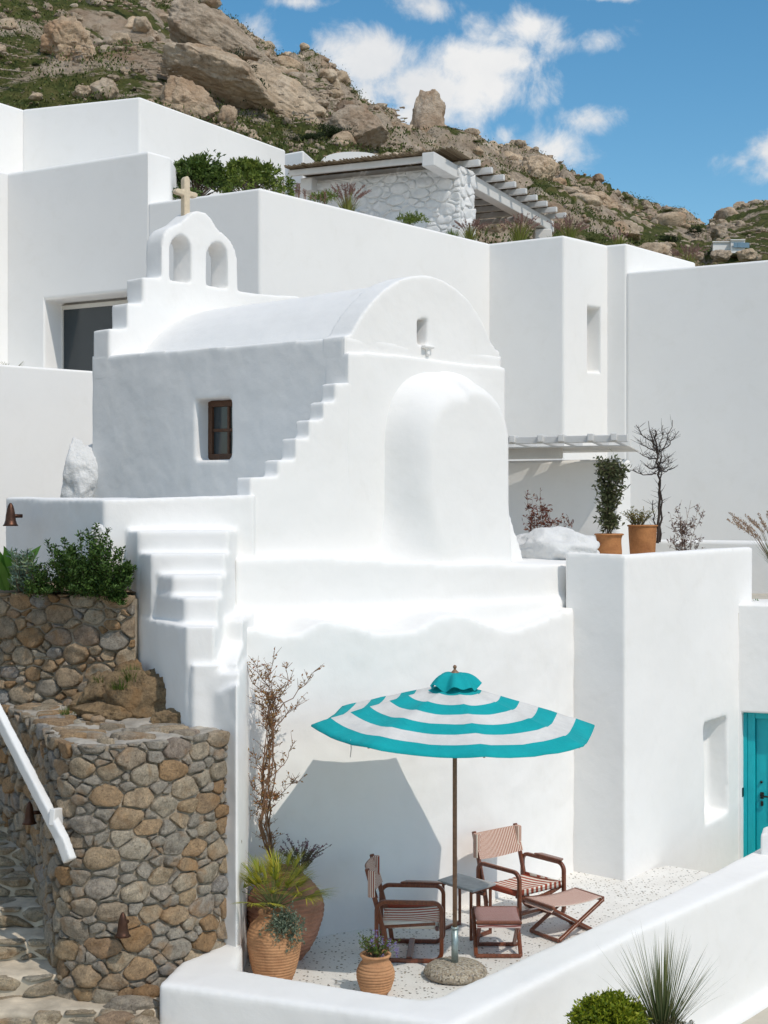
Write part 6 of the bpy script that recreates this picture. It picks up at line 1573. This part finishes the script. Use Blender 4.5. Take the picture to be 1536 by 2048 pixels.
def airy(name, label, base, tips, seed, mat, leafL=.04, nleaf=4, twig=6, lr=.4, tl=.13):
    rnd = random.Random(seed); segs = []
    for t_ in tips: b0 = Vector(base); e = Vector(t_); segs.append(([b0, b0.lerp(e, .5) + Vector((rnd.uniform(-.05, .05), 0, .05)), e], .004))
    return branch_plant(name, label, base, segs, DRY, mat, leafL, seed, twig=twig, tl=tl, nleaf=nleaf, lr=lr)
D_ = 18.2
airy('red_leaf_shrub', 'sparse red-leaved shrub in front of the shaded porch wall', (tq(1085, 1090).x, D_, TZ), [tq(x, y) for x, y in ((1050, 982), (1065, 1000), (1080, 985), (1088, 1005), (1060, 1030), (1100, 1025), (1115, 1035), (1143, 1040), (1075, 1020), (1052, 1045), (1095, 1010))], 41, REDL, .05, 4, 7)
D_ = 17.9
airy('purple_leaf_shrub', 'sparse purple-brown shrub right of the bare tree', (tq(1370, 1120).x, D_, TZ), [tq(x, y) for x, y in ((1382, 1000), (1352, 1012), (1408, 1018), (1395, 1010), (1345, 1040), (1400, 1075), (1360, 1025), (1345, 1080), (1375, 1050))], 43, REDL if False else leaf_mat('purple_leaf', (.09, .055, .055), (.16, .09, .085), (.20, .14, .11), .2), .04, 4, 6)
# right edge: pampas plumes and strap leaves
D_ = 18.6; PLUME = leaf_mat('plume', (.30, .20, .13), (.42, .30, .20), (.24, .12, .09), .3)
q = tq(1555, 1215); grass_tuft('feather_grass', 'feathery tan grass leaning in at the right edge above the door', (q.x, q.y, TZ), 160, .75, .008, .7, GRASS, 51, .5, plume=PLUME, np_=26)
q = tq(1520, 1212, -.3); broad('strap_leaf_plant', 'bright green strap-leaved plant above the door wall', (q.x, q.y, q.z - .12), 14, .26, .045, BIG, 53)
# palm tips over the far-left wall
q = P(20, 735, 23.6); palm('palm tuft peeping over the side terrace wall at the left edge', (q.x, q.y, q.z - .18), 9, leaf_mat('dull_palm', (.10, .11, .04), (.19, .19, .08), None, .3), 33, .14, .30, W=.02)

# ================================================================ roof garden plants
PIT = leaf_mat('pittosporum', (.07, .11, .02), (.14, .20, .035), (.25, .30, .06), .3, .45); PIT2 = leaf_mat('pittosporum_dark', (.045, .085, .02), (.09, .15, .03), (.16, .22, .05), .3, .45)
q = P(395, 344, 24.6); shrub('roof_bush', 'rounded glossy green bush on the roof behind the cross', 'bush', (q.x, q.y, q.z), (.56, .40, .56), 400, 14, .085, .036, PIT2, seed=81, lump=.42, fb=.62, stems=40, sr=.015)
q = P(498, 342, 24.6); shrub('roof_bush', 'lighter yellow-green bush on the roof, right one of the pair', 'bush', (q.x, q.y, q.z), (.50, .40, .58), 400, 14, .085, .036, PIT, seed=83, lump=.42, fb=.62, stems=40, sr=.015)
q = P(365, 392, 23.9); shrub('small_roof_bush', 'small green bush just left of the stone cross on the roof edge', 'bush', (q.x, q.y, q.z), (.32, .2, .12), 90, 10, .07, .03, PIT2, seed=85, stems=14)
q = P(330, 370, 25.2); shrub('needle_bush', 'feathery dark green bush beside the white parapet step', 'bush', (q.x, q.y, q.z), (.2, .2, .16), 120, 12, .08, .01, HG2, seed=87, stems=10)
PINK = leaf_mat('pink_plume', (.20, .12, .11), (.32, .20, .17), (.24, .13, .12), .25)
LIME = leaf_mat('lime_grass', (.09, .12, .02), (.19, .22, .035), (.32, .32, .09), .35)
gz = 8.66
for k, (px, py, D, L, n, lb, np_) in enumerate(((695, 420, 27.2, .50, 150, 'pink fountain grass in front of the white rubble wall, left clump', 34), (1040, 482, 28.3, .56, 260, 'bright green fountain grass below the pergola end', 26), (940, 478, 27.6, .42, 160, 'fountain grass tuft beside the end of the white rubble wall', 22), (1140, 480, 28.6, .50, 200, 'fountain grass with pink plumes right of the pergola post', 30), (1240, 488, 28.0, .30, 160, 'short green grass tuft above the small parapet corner', 6), (1375, 530, 29.5, .45, 160, 'tan grass clump above the right-hand parapet', 26), (905, 470, 27.3, .26, 140, 'short bright green tuft at the foot of the rubble wall', 0), (1110, 478, 28.0, .24, 120, 'dark green tuft under the pergola post', 0))):
    q = P(px, py, D); grass_tuft('fountain_grass' if np_ else 'green_tuft', lb, (q.x, q.y, q.z - .10), n, L, .014, .75, LIME if np_ else GRN, 60 + k, .5, plume=PINK if np_ else None, np_=np_, rr=.10)
for k, (px, py, lb) in enumerate(((648, 398, 'low olive green plant at the left foot of the rubble wall'), (822, 442, 'small yellowish plant in front of the rubble wall under the girder shadow'))):
    q = P(px, py, 26.9); shrub('low_plant', lb, 'plant', (q.x, q.y, q.z), (.26, .2, .16), 70, 10, .06, .022, PIT, seed=91 + k, stems=10, sr=.005)
# thin dry flower spikes along the parapet
LP, LD = [], []; sb = MB(); rnd = random.Random(44)
for k in range(26):
    px = 545 + rnd.random() * 115; py = np.interp(px, [520, 980], [377, 488]); q = P(px, py, 25.2); h = rnd.uniform(.1, .30); sb.tube([q + Vector((0, 0, -.1)), q + Vector((rnd.gauss(0, .02), 0, h))], .004, 4, cap=False)
    for _ in range(18): LP.append((q.x + rnd.gauss(0, .01), q.y, q.z + h * rnd.uniform(.3, 1))); LD.append((rnd.gauss(0, 1), rnd.gauss(0, 1), .5))
fs_ = thing('flower_spikes', 'thin dry flower spikes along the white parapet edge', 'flowers', tuple(P(600, 396, 25.2))); sb.build('stems', DRY, fs_, fix=False); link_mesh('seed_heads', leaves_mesh('seed_heads', np.array(LP), np.array(LD), .03, .015), PINK, fs_)
